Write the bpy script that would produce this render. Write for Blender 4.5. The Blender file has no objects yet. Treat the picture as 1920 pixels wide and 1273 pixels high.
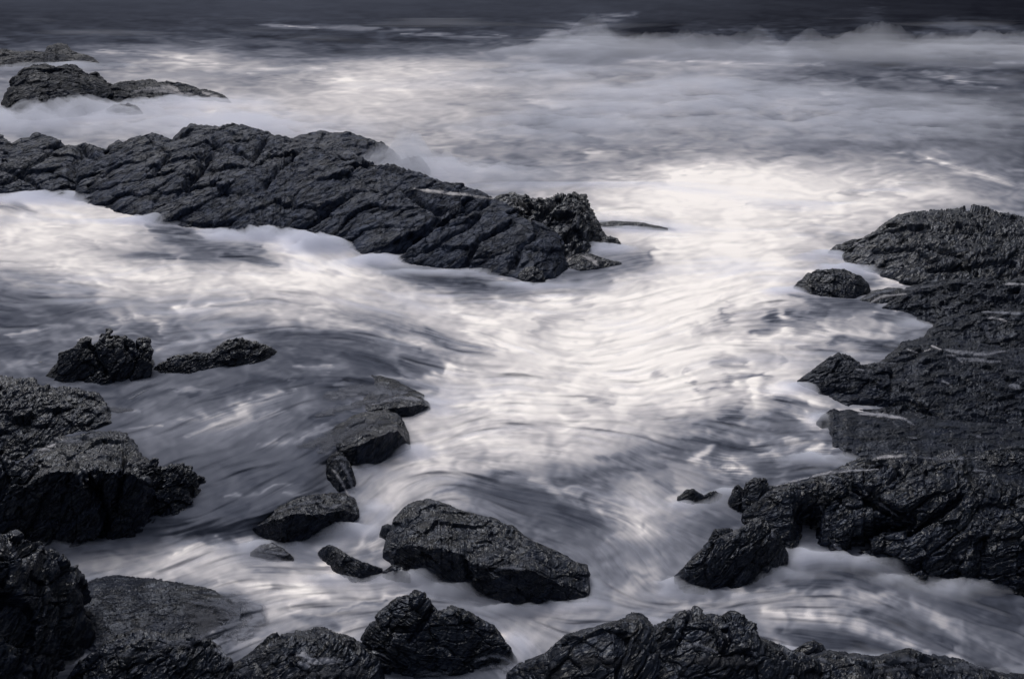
import bpy, math, random
import numpy as np
from mathutils import Vector
from mathutils.bvhtree import BVHTree

scene = bpy.context.scene
col = scene.collection
R = math.radians

# ------------------------------------------------------------------ camera
CAM_H = 5.5
PITCH = R(22.5)
LENS = 35.0
W0, H0 = 1920.0, 1273.0
cam_data = bpy.data.cameras.new('camera')
cam_data.lens = LENS
cam_data.sensor_width = 36
cam_data.clip_start = 0.1
cam_data.clip_end = 6000
cam = bpy.data.objects.new('camera', cam_data)
col.objects.link(cam)
cam.location = (0, 0, CAM_H)
cam.rotation_euler = (math.pi / 2 - PITCH, 0, 0)
scene.camera = cam

# ------------------------------------------------------------------ light
SUN_EL, SUN_AZ = R(52), R(-28)          # high behind thin cloud, seaward and to the left
world = bpy.data.worlds.new('World')
scene.world = world
world.use_nodes = True
wn, wl = world.node_tree.nodes, world.node_tree.links
wn.clear()
sky = wn.new('ShaderNodeTexSky')
sky.sky_type = 'NISHITA'
sky.sun_disc = False
sky.sun_elevation = SUN_EL
sky.sun_rotation = SUN_AZ
sky.dust_density = 6.0
sky.air_density = 1.0
hs = wn.new('ShaderNodeHueSaturation')
hs.inputs['Saturation'].default_value = 0.52
bg = wn.new('ShaderNodeBackground')
bg.inputs['Strength'].default_value = 0.10
wo = wn.new('ShaderNodeOutputWorld')
wl.new(sky.outputs[0], hs.inputs['Color'])
wl.new(hs.outputs[0], bg.inputs['Color'])
wl.new(bg.outputs[0], wo.inputs['Surface'])

sun_data = bpy.data.lights.new('sun', 'SUN')
sun_data.energy = 1.2
sun_data.angle = R(28)
sun_data.color = (0.95, 0.968, 1.0)
sun = bpy.data.objects.new('sun', sun_data)
col.objects.link(sun)
sd = Vector((math.sin(SUN_AZ) * math.cos(SUN_EL), math.cos(SUN_AZ) * math.cos(SUN_EL), math.sin(SUN_EL)))
sun.rotation_euler = sd.to_track_quat('Z', 'Y').to_euler()

vs = scene.view_settings
vs.view_transform = 'Standard'
vs.look = 'None'
vs.exposure = 0.0
vs.gamma = 1.0
scene.cycles.volume_bounces = 4
scene.cycles.transparent_max_bounces = 16
scene.cycles.max_bounces = 8

# ------------------------------------------------------------------ pixel <-> world
FP = LENS / 36.0 * W0
cp, sp_ = math.cos(PITCH), math.sin(PITCH)


def rays(px, py):
    """unit-forward ray directions through photograph points (arrays)"""
    a = (np.asarray(px, float) - W0 / 2) / FP
    b = (H0 / 2 - np.asarray(py, float)) / FP
    return a, cp + b * sp_, -sp_ + b * cp


def ground(px, py, z=0.0):
    """where the line of sight meets the level z"""
    dx, dy, dz = rays(px, py)
    t = (z - CAM_H) / np.minimum(dz, -1e-4)
    return t * dx, t * dy


def at_dist(px, py, Y):
    dx, dy, dz = rays(px, py)
    t = Y / dy
    return t * dx, CAM_H + t * dz


# ------------------------------------------------------------------ noise
_rng = np.random.RandomState(7)
_P = _rng.permutation(256).astype(np.int32)
_P = np.concatenate([_P, _P, _P])
_G = _rng.normal(size=(256, 3))
_G /= np.linalg.norm(_G, axis=1)[:, None]


def hash3(i, j, k):
    return _P[_P[_P[i & 255] + (j & 255)] + (k & 255)]


def perlin(x, y, z):
    xi, yi, zi = np.floor(x).astype(np.int64), np.floor(y).astype(np.int64), np.floor(z).astype(np.int64)
    xf, yf, zf = x - xi, y - yi, z - zi
    u, v, w = [f * f * f * (f * (f * 6 - 15) + 10) for f in (xf, yf, zf)]
    out = 0
    for a in (0, 1):
        for b in (0, 1):
            for c in (0, 1):
                g = _G[hash3(xi + a, yi + b, zi + c)]
                d = g[..., 0] * (xf - a) + g[..., 1] * (yf - b) + g[..., 2] * (zf - c)
                out = out + d * (u if a else 1 - u) * (v if b else 1 - v) * (w if c else 1 - w)
    return out * 1.6


def fbm(x, y, z, o=4, gain=.5, ridged=False):
    s, a, n = 0, 1.0, 0
    for k in range(o):
        p = perlin(x * 2 ** k + 13.1 * k, y * 2 ** k - 7.7 * k, z * 2 ** k + 3.3 * k)
        if ridged:
            p = 1 - 2 * np.abs(p)
        s = s + a * p
        n += a
        a *= gain
    return s / n


_H = _rng.rand(256, 7)


def facets(x, y, z, tilt=.6, step=.35):
    """split space into cells; inside each the value is a tilted plane: flat broken faces with steps between"""
    xi, yi, zi = np.floor(x).astype(np.int64), np.floor(y).astype(np.int64), np.floor(z).astype(np.int64)
    best = np.full(x.shape, 9.0)
    sec = np.full(x.shape, 9.0)
    val = np.zeros(x.shape)
    for a in (-1, 0, 1):
        for b in (-1, 0, 1):
            for c in (-1, 0, 1):
                h = _H[hash3(xi + a, yi + b, zi + c)]
                dx = x - (xi + a + h[..., 0])
                dy = y - (yi + b + h[..., 1])
                dz = z - (zi + c + h[..., 2])
                d = dx * dx + dy * dy + dz * dz
                v = tilt * (dx * (h[..., 3] - .5) + dy * (h[..., 4] - .5) + dz * (h[..., 5] - .5)) * 2 + step * (h[..., 6] - .5) * 2
                m = d < best
                sec = np.where(m, best, np.minimum(sec, d))
                val = np.where(m, v, val)
                best = np.where(m, d, best)
    edge = np.sqrt(sec) - np.sqrt(best)
    return val, edge


def sstep(a, b, x):
    t = np.clip((x - a) / (b - a), 0, 1)
    return t * t * (3 - 2 * t)


# ------------------------------------------------------------------ tags and meshes
def tag(o, label=None, cat=None, group=None, kind=None):
    for k, v in (('label', label), ('category', cat), ('group', group), ('kind', kind)):
        if v:
            o[k] = v


def grid_mesh(name, P, mat, cap=False, attrs=None, closed_u=False):
    """P: (rows, cols, 3) array of points -> one mesh object with its origin at its base"""
    nr, nc = P.shape[:2]
    V = P.reshape(-1, 3)
    org = np.array([V[:, 0].mean(), V[:, 1].mean(), 0.0])
    me = bpy.data.meshes.new(name)
    idx = np.arange(nr * nc).reshape(nr, nc)
    a, b, c, d = idx[:-1, :-1], idx[:-1, 1:], idx[1:, 1:], idx[1:, :-1]
    F = np.stack([a, b, c, d], -1).reshape(-1, 4)
    me.vertices.add(len(V))
    me.vertices.foreach_set('co', (V - org).astype(np.float32).ravel())
    me.loops.add(F.size)
    me.loops.foreach_set('vertex_index', F.astype(np.int32).ravel())
    me.polygons.add(len(F))
    me.polygons.foreach_set('loop_start', np.arange(0, F.size, 4, dtype=np.int32))
    me.polygons.foreach_set('loop_total', np.full(len(F), 4, dtype=np.int32))
    me.update(calc_edges=True)
    me.polygons.foreach_set('use_smooth', np.ones(len(F), dtype=bool))
    for k, arr in (attrs or {}).items():
        at = me.attributes.new(k, 'FLOAT', 'POINT')
        at.data.foreach_set('value', arr.astype(np.float32).ravel())
    me.materials.append(mat)
    o = bpy.data.objects.new(name, me)
    o.location = org
    col.objects.link(o)
    return o


# ------------------------------------------------------------------ materials
def new_mat(name):
    m = bpy.data.materials.new(name)
    m.use_nodes = True
    n, l = m.node_tree.nodes, m.node_tree.links
    n.clear()
    out = n.new('ShaderNodeOutputMaterial')
    return m, n, l, out


def rock_material(name, dark, light, rough_lo, rough_hi, bump, scale=1.0, fleck=.0, strata=R(33), wet=.0, spec=.42):
    m, n, l, out = new_mat(name)
    bs = n.new('ShaderNodeBsdfPrincipled')
    l.new(bs.outputs[0], out.inputs['Surface'])
    tc = n.new('ShaderNodeTexCoord')
    mp = n.new('ShaderNodeMapping')
    mp.vector_type = 'TEXTURE'
    mp.inputs['Rotation'].default_value = (R(10), -strata, R(6))
    mp.inputs['Scale'].default_value = (1.5 / scale, .8 / scale, .36 / scale)
    l.new(tc.outputs['Object'], mp.inputs['Vector'])

    def noise(s, det, rough, src=mp, dist=0.0, sc=1):
        t = n.new('ShaderNodeTexNoise')
        t.inputs['Scale'].default_value = s
        t.inputs['Detail'].default_value = det
        t.inputs['Roughness'].default_value = rough
        t.inputs['Distortion'].default_value = dist
        l.new(src.outputs[0] if src is mp else src.outputs['Object'], t.inputs['Vector'])
        return t

    def ramp(src, stops):
        r = n.new('ShaderNodeValToRGB')
        e = r.color_ramp.elements
        e[0].position, e[0].color = stops[0]
        e[1].position, e[1].color = stops[-1]
        for p, c in stops[1:-1]:
            q = e.new(p)
            q.color = c
        l.new(src, r.inputs[0])
        return r

    big = noise(1.1, 6, .6, tc)
    fine = noise(5.0, 6, .58, mp, .6)
    relief = noise(4.0, 5, .5, mp, .8)
    gran = noise(30.0, 4, .7, tc)
    vor = n.new('ShaderNodeTexVoronoi')
    vor.feature = 'DISTANCE_TO_EDGE'
    vor.inputs['Scale'].default_value = 2.6
    # bend the cracks
    add = n.new('ShaderNodeVectorMath')
    add.operation = 'MULTIPLY_ADD'
    l.new(fine.outputs['Color'], add.inputs[0])
    add.inputs[1].default_value = (.45, .45, .45)
    l.new(mp.outputs[0], add.inputs[2])
    l.new(add.outputs[0], vor.inputs['Vector'])
    crk = ramp(vor.outputs['Distance'], [(0, (0, 0, 0, 1)), (.07, (1, 1, 1, 1))])
    # colour: patches of paler and darker stone
    c1 = ramp(fine.outputs['Fac'], [(.38, (*dark, 1)), (.66, (*light, 1))])
    mixc = n.new('ShaderNodeMixRGB')
    mixc.blend_type = 'MULTIPLY'
    mixc.inputs[0].default_value = .7
    c2 = ramp(big.outputs['Fac'], [(.3, (.45, .45, .47, 1)), (.7, (1.25, 1.25, 1.25, 1))])
    l.new(c1.outputs[0], mixc.inputs[1])
    l.new(c2.outputs[0], mixc.inputs[2])
    last = mixc
    if fleck > 0:
        fl = noise(14, 3, .6, mp, 1.2)
        fr = ramp(fl.outputs['Fac'], [(.66, (0, 0, 0, 1)), (.74, (fleck, fleck, fleck, 1))])
        mf = n.new('ShaderNodeMixRGB')
        mf.blend_type = 'ADD'
        mf.inputs[0].default_value = 1
        l.new(mixc.outputs[0], mf.inputs[1])
        l.new(fr.outputs[0], mf.inputs[2])
        last = mf
    l.new(last.outputs[0], bs.inputs['Base Color'])
    rr = ramp(big.outputs['Fac'], [(.35, (rough_lo,) * 3 + (1,)), (.62, (rough_hi,) * 3 + (1,))])
    l.new(rr.outputs[0], bs.inputs['Roughness'])
    bs.inputs['Specular IOR Level'].default_value = spec
    bs.inputs['Specular Tint'].default_value = (.60, .72, 1.0, 1)
    # bump chain
    b1 = n.new('ShaderNodeBump')
    b1.inputs['Strength'].default_value = bump
    b1.inputs['Distance'].default_value = .13
    l.new(relief.outputs['Fac'], b1.inputs['Height'])
    b2 = n.new('ShaderNodeBump')
    b2.inputs['Strength'].default_value = bump * .8
    b2.inputs['Distance'].default_value = .05
    l.new(crk.outputs[0], b2.inputs['Height'])
    l.new(b1.outputs[0], b2.inputs['Normal'])
    b3 = n.new('ShaderNodeBump')
    b3.inputs['Strength'].default_value = bump * .2
    b3.inputs['Distance'].default_value = .03
    l.new(gran.outputs['Fac'], b3.inputs['Height'])
    l.new(b2.outputs[0], b3.inputs['Normal'])
    l.new(b3.outputs[0], bs.inputs['Normal'])
    # the film of water on the stone follows only its larger relief
    bs.inputs['Coat Weight'].default_value = wet
    bs.inputs['Coat Roughness'].default_value = .08
    bs.inputs['Coat Tint'].default_value = (1, 1, 1, 1)
    med_ = noise(6.0, 2, .45, mp, .8)
    b4 = n.new('ShaderNodeBump')
    b4.inputs['Strength'].default_value = .9
    b4.inputs['Distance'].default_value = .12
    l.new(med_.outputs['Fac'], b4.inputs['Height'])
    l.new(b4.outputs[0], bs.inputs['Coat Normal'])
    return m


M_DRY = rock_material('weathered_rock', (.0045, .0065, .0135), (.040, .049, .078), .45, .65, .8, .8, wet=.0, spec=.13)
M_FAR = rock_material('distant_wet_rock', (.0020, .0030, .0065), (.016, .020, .034), .45, .7, 1.0, .7, strata=R(12), spec=.12)
M_WET = rock_material('wet_rock', (.0010, .0016, .004), (.0095, .0128, .0245), .22, .46, .7, .85, wet=.25, spec=.20)
M_FLECK = rock_material('wet_shelf_rock', (.0014, .0022, .005), (.0085, .0115, .0225), .28, .48, .6, .9, .03, strata=R(12), wet=.08, spec=.17)


def water_material(name, alpha=False):
    """dark sea water with white aerated foam; 'foam' on the surface says how much of it is foam"""
    m, n, l, out = new_mat(name)
    at = n.new('ShaderNodeAttribute')
    at.attribute_name = 'foam'
    r = n.new('ShaderNodeValToRGB')
    e = r.color_ramp.elements
    e[0].position, e[0].color = 0, (.008, .009, .014, 1)
    e[1].position, e[1].color = 1, (.96, .912, .872, 1)
    for p, c in ((.09, (.062, .069, .092)), (.25, (.194, .203, .242)), (.6, (.575, .550, .560))):
        q = e.new(p)
        q.color = (*c, 1)
    l.new(at.outputs['Fac'], r.inputs[0])
    bs = n.new('ShaderNodeBsdfPrincipled')
    l.new(r.outputs[0], bs.inputs['Base Color'])
    ro = n.new('ShaderNodeMapRange')
    ro.inputs['To Min'].default_value = .6
    ro.inputs['To Max'].default_value = .95
    ro.inputs['From Max'].default_value = .35
    l.new(at.outputs['Fac'], ro.inputs['Value'])
    l.new(ro.outputs[0], bs.inputs['Roughness'])
    bs.inputs['IOR'].default_value = 1.33
    bs.inputs['Specular IOR Level'].default_value = 0.0 if not alpha else .3
    if alpha:
        aa = n.new('ShaderNodeAttribute')
        aa.attribute_name = 'cover'
        l.new(aa.outputs['Fac'], bs.inputs['Alpha'])
    l.new(bs.outputs[0], out.inputs['Surface'])
    return m


M_WATER = water_material('sea_water')
M_FILM = water_material('running_water', True)

# ------------------------------------------------------------------ rocks
ROCKS = []


def resample(poly, xs):
    p = np.array(poly, float)
    return np.interp(xs, p[:, 0], p[:, 1])


def rock(name, label, cat, top, base, c=.42, bk=.8, amp=.10, z0=0.0, mat=None, seed=0, den=1.0, shape=.8,
         strata=33, cell=1.0, cracks=(), group=None, sharp=1.0, stretch=1.3, flat=0.0, edge=None, rag=1.0, layer=1.0, grit=.65):
    """a rock whose foot follows the waterline `base` and whose crest follows `top` (photograph points);
    the crest stands a share c of the way back, so the body has true depth, height and a far side"""
    x0 = max(top[0][0], base[0][0])
    x1 = min(top[-1][0], base[-1][0])
    wpx = x1 - x0
    hpx = max(30, max(resample(base, [q[0] for q in top]) - np.array([q[1] for q in top])))
    nc = int(np.clip(wpx * .8 * den, 50, 1100))
    nf = int(np.clip(hpx * .95 * den, 30, 320))
    nb = max(10, nf // 3)
    ends = 8
    e = (1 - np.cos(np.linspace(0, math.pi / 2, ends + 1)[:-1]))
    xs = np.linspace(x0, x1, nc)
    yt, yb = resample(top, xs), resample(base, xs)
    rj = wpx ** .5 * .24 * rag
    taper = np.sin(np.linspace(0, math.pi, nc)) ** .3
    yb = yb + rj * fbm(xs / 30 + seed, xs * 0, xs * 0 + seed, 4, .6) * taper
    yt = yt + rj * .45 * (.6 * fbm(xs / 18 + seed, xs * 0 + 7, xs * 0 + seed, 5, .65) + (.5 if wpx < 220 else .15) * facets(xs / 13 + seed, xs * 0, xs * 0, .8, .6)[0]) * taper * (1 - .8 * flat)
    yb = np.maximum(yb, yt + 1.0)
    xb, Yb = ground(xs, yb, z0)
    xt, Yt = ground(xs, yt, z0)
    Yc = Yb + c * (Yt - Yb)
    xc, zc = at_dist(xs, yt, Yc)
    hc = zc - z0
    sf = np.linspace(0, 1, nf)[:, None]
    g = (np.sin(sf * math.pi / 2) * (1 - flat) + flat * sf) ** shape
    FX = xb + (xc - xb) * sf
    FY = Yb + (Yc - Yb) * sf
    FZ = z0 + hc * g
    if edge:                       # a steep front face below a worn edge, then the sloping back
        ye = resample(edge, xs) + rj * (.8 * fbm(xs / 22 + seed, xs * 0 + 3, xs * 0, 5, .65) + .5 * facets(xs / 15 + seed, xs * 0, xs * 0 + 2, .8, .6)[0])
        ye = np.minimum(ye, yb - .5)
        ye = np.maximum(ye, yt + .5)
        Ye = Yb + .10 * (Yc - Yb)
        xe, ze = at_dist(xs, ye, Ye)
        ka = .42
        t1, t2 = np.clip(sf / ka, 0, 1), np.clip((sf - ka) / (1 - ka), 0, 1)
        FX = xb + (xe - xb) * t1 + (xc - xe) * t2
        FY = Yb + (Ye - Yb) * t1 + (Yc - Ye) * t2
        FZ = z0 + (ze - z0) * t1 + (zc - ze) * np.sin(t2 * math.pi / 2) ** 1.0
    # below the water in front
    low = np.array([1.0, .6, .25])[:, None]
    LX = xb + 0 * low
    LY = Yb - .12 * low
    LZ = z0 - .5 * low + 0 * xb
    s2 = np.linspace(0, 1, nb + 1)[1:, None]
    dep = bk * np.maximum(Yc - Yb, hc * .9) + .05
    BX = xc + (xc / Yc) * dep * s2
    BY = Yc + dep * s2
    BZ = z0 - .5 * s2 ** 4 + hc * (1 - s2 ** 1.25)
    P = np.stack([np.concatenate([LX, FX, BX]), np.concatenate([LY, FY, BY]), np.concatenate([LZ, FZ, BZ])], -1)
    # close both ends with a rounded cap
    def capcols(edge, nxt):
        cen = edge.mean(0)
        cen[2] = z0 - .1
        out_ = edge[nf // 2 + 3] - nxt[nf // 2 + 3]
        dirv = np.array([np.sign(out_[0]) or 1, 0, 0]) * .25 * max(.04, (edge[:, 2].max() - z0))
        cs = []
        for k in range(ends):
            t = k / ends
            cs.append(cen + (edge - cen) * math.cos((1 - t) * math.pi / 2) + dirv * math.sin((1 - t) * math.pi / 2))
        return np.stack(cs, 1)
    Lc = capcols(P[:, 0].copy(), P[:, 2])
    Rc = capcols(P[:, -1].copy(), P[:, -3])[:, ::-1]
    P = np.concatenate([Lc, P, Rc], 1)
    hcol = np.concatenate([np.full(ends, hc[0]), hc, np.full(ends, hc[-1])])
    # normals
    du = np.gradient(P, axis=1)
    dv = np.gradient(P, axis=0)
    N = np.cross(du, dv)
    ln = np.linalg.norm(N, axis=-1, keepdims=True)
    N = N / np.maximum(ln, 1e-9)
    hm = hc.max()
    size = max(hm, .25 * (xb.max() - xb.min()) ** .5 * hm ** .5)
    X, Y, Z = P[..., 0], P[..., 1], P[..., 2]
    a = R(strata)
    u = X * math.cos(a) + Z * math.sin(a)
    w = -X * math.sin(a) + Z * math.cos(a)
    k = cell / size
    so = seed * 17.3
    wx = .35 * fbm(u * k * 1.5 + so, Y * k * 1.5, w * k * 1.5, 3)
    wy = .35 * fbm(u * k * 1.5 + so + 40, Y * k * 1.5, w * k * 1.5, 3)
    st = stretch
    f1, e1 = facets(u * k * .9 / st + .6 * wx + so, Y * k * 1.0 + .6 * wy, w * k * 1.7 + .5 * wx, 1.0, .5)
    f2, e2 = facets(u * k * 2.4 / st + wx * .8 + so + 5, Y * k * 2.4 + wy * .8, w * k * 4.2 + .6 * wx, 1.1, .5)
    f3, e3 = facets(u * k * 6 / st + wx * 1.5 + so + 9, Y * k * 6 + wy * 1.5, w * k * 11 + wx, 1.0, .5)
    n1 = fbm(u * k * 3 / st + so, Y * k * 3, w * k * 6, 6, .6)
    n2 = fbm(u * k * 9 / st + so, Y * k * 9, w * k * 22, 4, .6, True)
    f4, e4 = facets(u * k * 17 / st + wx * 6 + so + 3, Y * k * 16 + wy * 6, w * k * 30 + wx * 4, .6, .5)
    lay = w * k * 5.5 + .8 * wx + .5 * f2 + .25 * n1
    lay2 = w * k * 15 + 1.6 * wx + .7 * f3 + .3 * n1
    saw = (lay - np.floor(lay)) ** 2.2 - .33
    saw2 = (lay2 - np.floor(lay2)) ** 2 - .33
    D = 1.2 * f1 + grit * (.58 * f2 + .26 * f3 + .03 * f4) + .12 * n1 + .02 * n2 + layer * (.26 * saw + .11 * grit * saw2)
    D = D - .40 * np.exp(-(e1 / .04) ** 2) * sharp - .22 * np.exp(-(e2 / .05) ** 2) * sharp
    loc = (.25 + .75 * np.clip(hcol / hm, 0, 1))[None, :]
    A = amp * size * loc
    disp = D * A
    # named clefts given by their course on the front
    if cracks:
        PX = np.concatenate([np.full(ends, x0), xs, np.full(ends, x1)])[None, :] + 0 * X
        dyy = cp * Y + sp_ * (CAM_H - Z)
        PY = H0 / 2 - FP * ((Z - CAM_H) * cp + Y * sp_) / np.maximum(dyy, .1)
        front = np.zeros(X.shape)
        front[:3 + nf] = 1
        for pts, wd, dpt in cracks:
            pts = np.array(pts, float)
            dm = np.full(X.shape, 1e9)
            for q in range(len(pts) - 1):
                p0, p1 = pts[q], pts[q + 1]
                v = p1 - p0
                tt = np.clip(((PX - p0[0]) * v[0] + (PY - p0[1]) * v[1]) / (v @ v), 0, 1)
                dm = np.minimum(dm, np.hypot(PX - p0[0] - tt * v[0], PY - p0[1] - tt * v[1]))
            dm = dm + 3 * fbm(X * 2, Y * 2, Z * 2, 3)
            disp -= front * dpt * np.exp(-(np.maximum(dm, 0) / wd) ** 2)
    P = P + N * disp[..., None]
    o = grid_mesh(name, P, mat or M_WET)
    tag(o, label, cat, group or {'rock': 'loose rocks and low stones standing in the surf', 'boulder': 'boulders in the bay'}.get(cat))
    ROCKS.append(o)
    return o


# ================================================================== THE ROCKS
# ---- far left
rock('sea_rock', 'low jagged rock farthest out at the upper left with a small peak', 'rock',
     [(-90, 92), (0, 93), (20, 95), (40, 98), (62, 96), (85, 98), (92, 88), (108, 83), (125, 84), (135, 97), (150, 101), (165, 104), (176, 110), (186, 118)],
     [(-90, 128), (0, 127), (40, 125), (80, 122), (110, 117), (140, 116), (186, 120)], mat=M_FAR, seed=1, amp=.10, den=1.5)
rock('sea_rock', 'dome shaped dark rock standing in white surf below the farthest rock', 'rock',
     [(2, 190), (8, 175), (20, 160), (35, 147), (48, 132), (62, 124), (85, 120), (105, 124), (125, 118), (140, 124), (155, 133), (165, 140), (180, 137), (192, 147), (200, 160), (207, 170)],
     [(2, 200), (30, 222), (60, 226), (100, 222), (150, 218), (207, 200)], mat=M_FAR, seed=2, amp=.11, c=.35, den=1.5, strata=15)
rock('sea_rock', 'small sloping rock leaning on the right flank of the dark dome', 'rock',
     [(185, 165), (200, 158), (220, 159), (235, 171), (250, 182), (258, 190)],
     [(185, 196), (220, 196), (258, 193)], mat=M_FAR, seed=3, amp=.14, den=2.4)
rock('sea_rock', 'tiny low rock at the foot of the dome, washed by foam', 'rock',
     [(200, 205), (215, 196), (240, 195), (258, 201), (268, 211)],
     [(200, 212), (235, 216), (268, 213)], mat=M_FAR, seed=4, amp=.14, den=2.4)
rock('reef', 'low veiled reef running right from the dome with foam pouring over it', 'reef',
     [(215, 158), (240, 153), (275, 152), (310, 155), (345, 157), (375, 168), (400, 171), (420, 180), (434, 191)],
     [(215, 190), (270, 196), (320, 190), (360, 186), (400, 190), (434, 193)], mat=M_FAR, seed=5, amp=.14, c=.5, den=1.5)

# ---- the long ridge
RCR = [([(0, 345), (40, 325), (95, 285), (115, 270)], 4, .16),
       ([(0, 312), (35, 325), (60, 340), (75, 355)], 4, .12),
       ([(130, 355), (140, 300), (155, 280)], 9, .22),
       ([(150, 275), (180, 300), (198, 282)], 6, .12),
       ([(350, 345), (375, 315), (385, 300)], 7, .30),
       ([(405, 270), (375, 290), (395, 292)], 7, .25),
       ([(290, 320), (315, 290)], 4, .2),
       ([(405, 268), (440, 282), (475, 300), (500, 262)], 4, .16),
       ([(560, 430), (640, 378), (655, 365)], 6, .30),
       ([(500, 350), (540, 300), (560, 285)], 4, .14),
       ([(720, 480), (790, 440), (830, 405)], 6, .22),
       ([(800, 470), (870, 430), (900, 400)], 4, .12),
       ([(765, 360), (800, 380), (840, 388)], 6, .22),
       ([(870, 500), (900, 450), (960, 415)], 4, .12),
       ([(640, 290), (700, 315), (745, 322)], 4, .12),
       ([(820, 395), (900, 385), (915, 375)], 6, .20),
       ([(960, 500), (975, 460), (1010, 440)], 6, .14)]
rock('rock_ridge', 'long grey ridge of slanting cracked strata crossing the left and middle', 'ridge',
     [(-160, 262), (-60, 250), (0, 257), (10, 262), (22, 271), (35, 262), (55, 256), (72, 251), (90, 257), (105, 262), (120, 272), (140, 271), (160, 266), (175, 270), (198, 279), (205, 272), (222, 265), (240, 270), (247, 260), (265, 256), (285, 253), (305, 262), (325, 267), (345, 250), (360, 238), (385, 241), (410, 240), (435, 235), (460, 241), (475, 245), (503, 247), (508, 255), (530, 255), (560, 260), (580, 270), (600, 279), (640, 288), (700, 302), (755, 320), (800, 333), (850, 346), (900, 360), (940, 378), (975, 400), (1010, 418), (1040, 435), (1056, 455), (1062, 480)],
     [(-160, 352), (-60, 358), (0, 362), (60, 364), (130, 374), (200, 392), (270, 412), (340, 427), (430, 436), (480, 442), (560, 440), (620, 458), (700, 483), (760, 493), (830, 503), (900, 513), (960, 520), (1000, 531), (1040, 520), (1062, 505)],
     mat=M_DRY, seed=11, amp=.085, c=.5, bk=.5, shape=.72, cell=1.5, cracks=RCR, strata=34, flat=.5, stretch=3.0, layer=1.2, grit=.42, rag=.6)
rock('rock', 'blocky wet knob behind the right end of the long ridge', 'rock',
     [(925, 378), (940, 366), (960, 362), (990, 366), (1018, 374), (1035, 371), (1050, 366), (1075, 362), (1095, 368), (1102, 385), (1115, 402), (1127, 425), (1136, 442)],
     [(925, 440), (1000, 480), (1060, 484), (1100, 478), (1136, 452)], mat=M_WET, seed=12, amp=.14, c=.4, cell=1.4, den=1.4, flat=.2,
     cracks=[([(1000, 420), (1030, 390), (1050, 372)], 6, .2), ([(960, 372), (985, 395)], 5, .12)])
rock('rock', 'small knuckle of rock touching the sea side of the ridge end', 'rock',
     [(1118, 452), (1130, 446), (1145, 444), (1158, 447), (1164, 458)],
     [(1118, 462), (1140, 470), (1164, 464)], mat=M_WET, seed=13, amp=.14, den=3)
rock('rock', 'flat wet slab lapped by foam at the tip of the ridge', 'rock',
     [(1062, 492), (1078, 478), (1100, 474), (1118, 480), (1135, 486), (1165, 492)],
     [(1062, 503), (1090, 508), (1120, 505), (1165, 496)], mat=M_WET, seed=14, amp=.10, den=2.4, c=.5)
rock('rock', 'rounded stub in shallow water under the nose of the ridge', 'rock',
     [(972, 512), (985, 503), (1002, 500), (1016, 506), (1022, 520)],
     [(972, 524), (1000, 535), (1022, 528)], mat=M_WET, seed=15, amp=.12, den=3)
rock('boulder', 'mist veiled boulder with two humps just behind the ridge', 'boulder',
     [(540, 268), (560, 256), (600, 251), (630, 253), (655, 248), (680, 258), (710, 268), (735, 281), (750, 296), (758, 312)],
     [(540, 330), (650, 345), (720, 350), (758, 335)], mat=M_DRY, seed=16, amp=.10, c=.5, cell=.8, sharp=.3)
rock('boulder', 'smaller mist veiled boulder stepping down behind the ridge', 'boulder',
     [(745, 305), (765, 295), (785, 295), (798, 306), (806, 318)],
     [(745, 340), (780, 345), (806, 330)], mat=M_DRY, seed=17, amp=.10, c=.5, sharp=.3, den=2)
rock('reef', 'thin dark reef line breaking the bright foam right of the ridge tip', 'reef',
     [(1120, 418), (1150, 415), (1200, 417), (1252, 428)],
     [(1120, 424), (1160, 428), (1210, 430), (1252, 431)], mat=M_WET, seed=18, amp=.05, c=.5, den=2)

# ---- right side, from far to near
rock('rock_outcrop', 'humped cracked outcrop highest on the right edge', 'outcrop',
     [(1582, 478), (1600, 462), (1620, 449), (1640, 436), (1665, 421), (1685, 406), (1710, 402), (1750, 401), (1790, 399), (1818, 396), (1850, 401), (1880, 405), (1920, 412), (2050, 425), (2200, 470)],
     [(1582, 492), (1640, 512), (1700, 534), (1760, 550), (1850, 560), (1920, 560), (2050, 565), (2200, 570)],
     mat=M_WET, seed=21, rag=.3, grit=.5, amp=.095, c=.5, cell=2.0, flat=.3, stretch=1.4,
     cracks=[([(1640, 470), (1720, 462), (1800, 480), (1830, 520)], 5, .14), ([(1740, 505), (1800, 500), (1900, 490)], 5, .12), ([(1690, 440), (1760, 430), (1870, 440)], 4, .08)])
rock('rock', 'small wet rock at the seaward foot of the humped outcrop', 'rock',
     [(1553, 472), (1568, 460), (1585, 456), (1600, 450), (1620, 449), (1632, 456)],
     [(1553, 476), (1590, 480), (1632, 480)], mat=M_WET, seed=22, amp=.13, den=2.4)
rock('boulder', 'oval dark boulder alone in foam left of the humped outcrop', 'boulder',
     [(1488, 537), (1500, 526), (1515, 514), (1532, 508), (1560, 504), (1585, 508), (1600, 513), (1615, 519), (1627, 531), (1631, 543)],
     [(1488, 541), (1520, 553), (1560, 560), (1600, 562), (1631, 552)], mat=M_WET, seed=23, amp=.10, c=.42, den=2, cell=1.6, strata=-20)
rock('rock', 'low water covered rock between the oval boulder and the shelf', 'rock',
     [(1612, 562), (1635, 548), (1665, 540), (1690, 541), (1712, 552)],
     [(1612, 568), (1650, 572), (1712, 568)], mat=M_WET, seed=24, amp=.06, c=.5, den=2)
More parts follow.
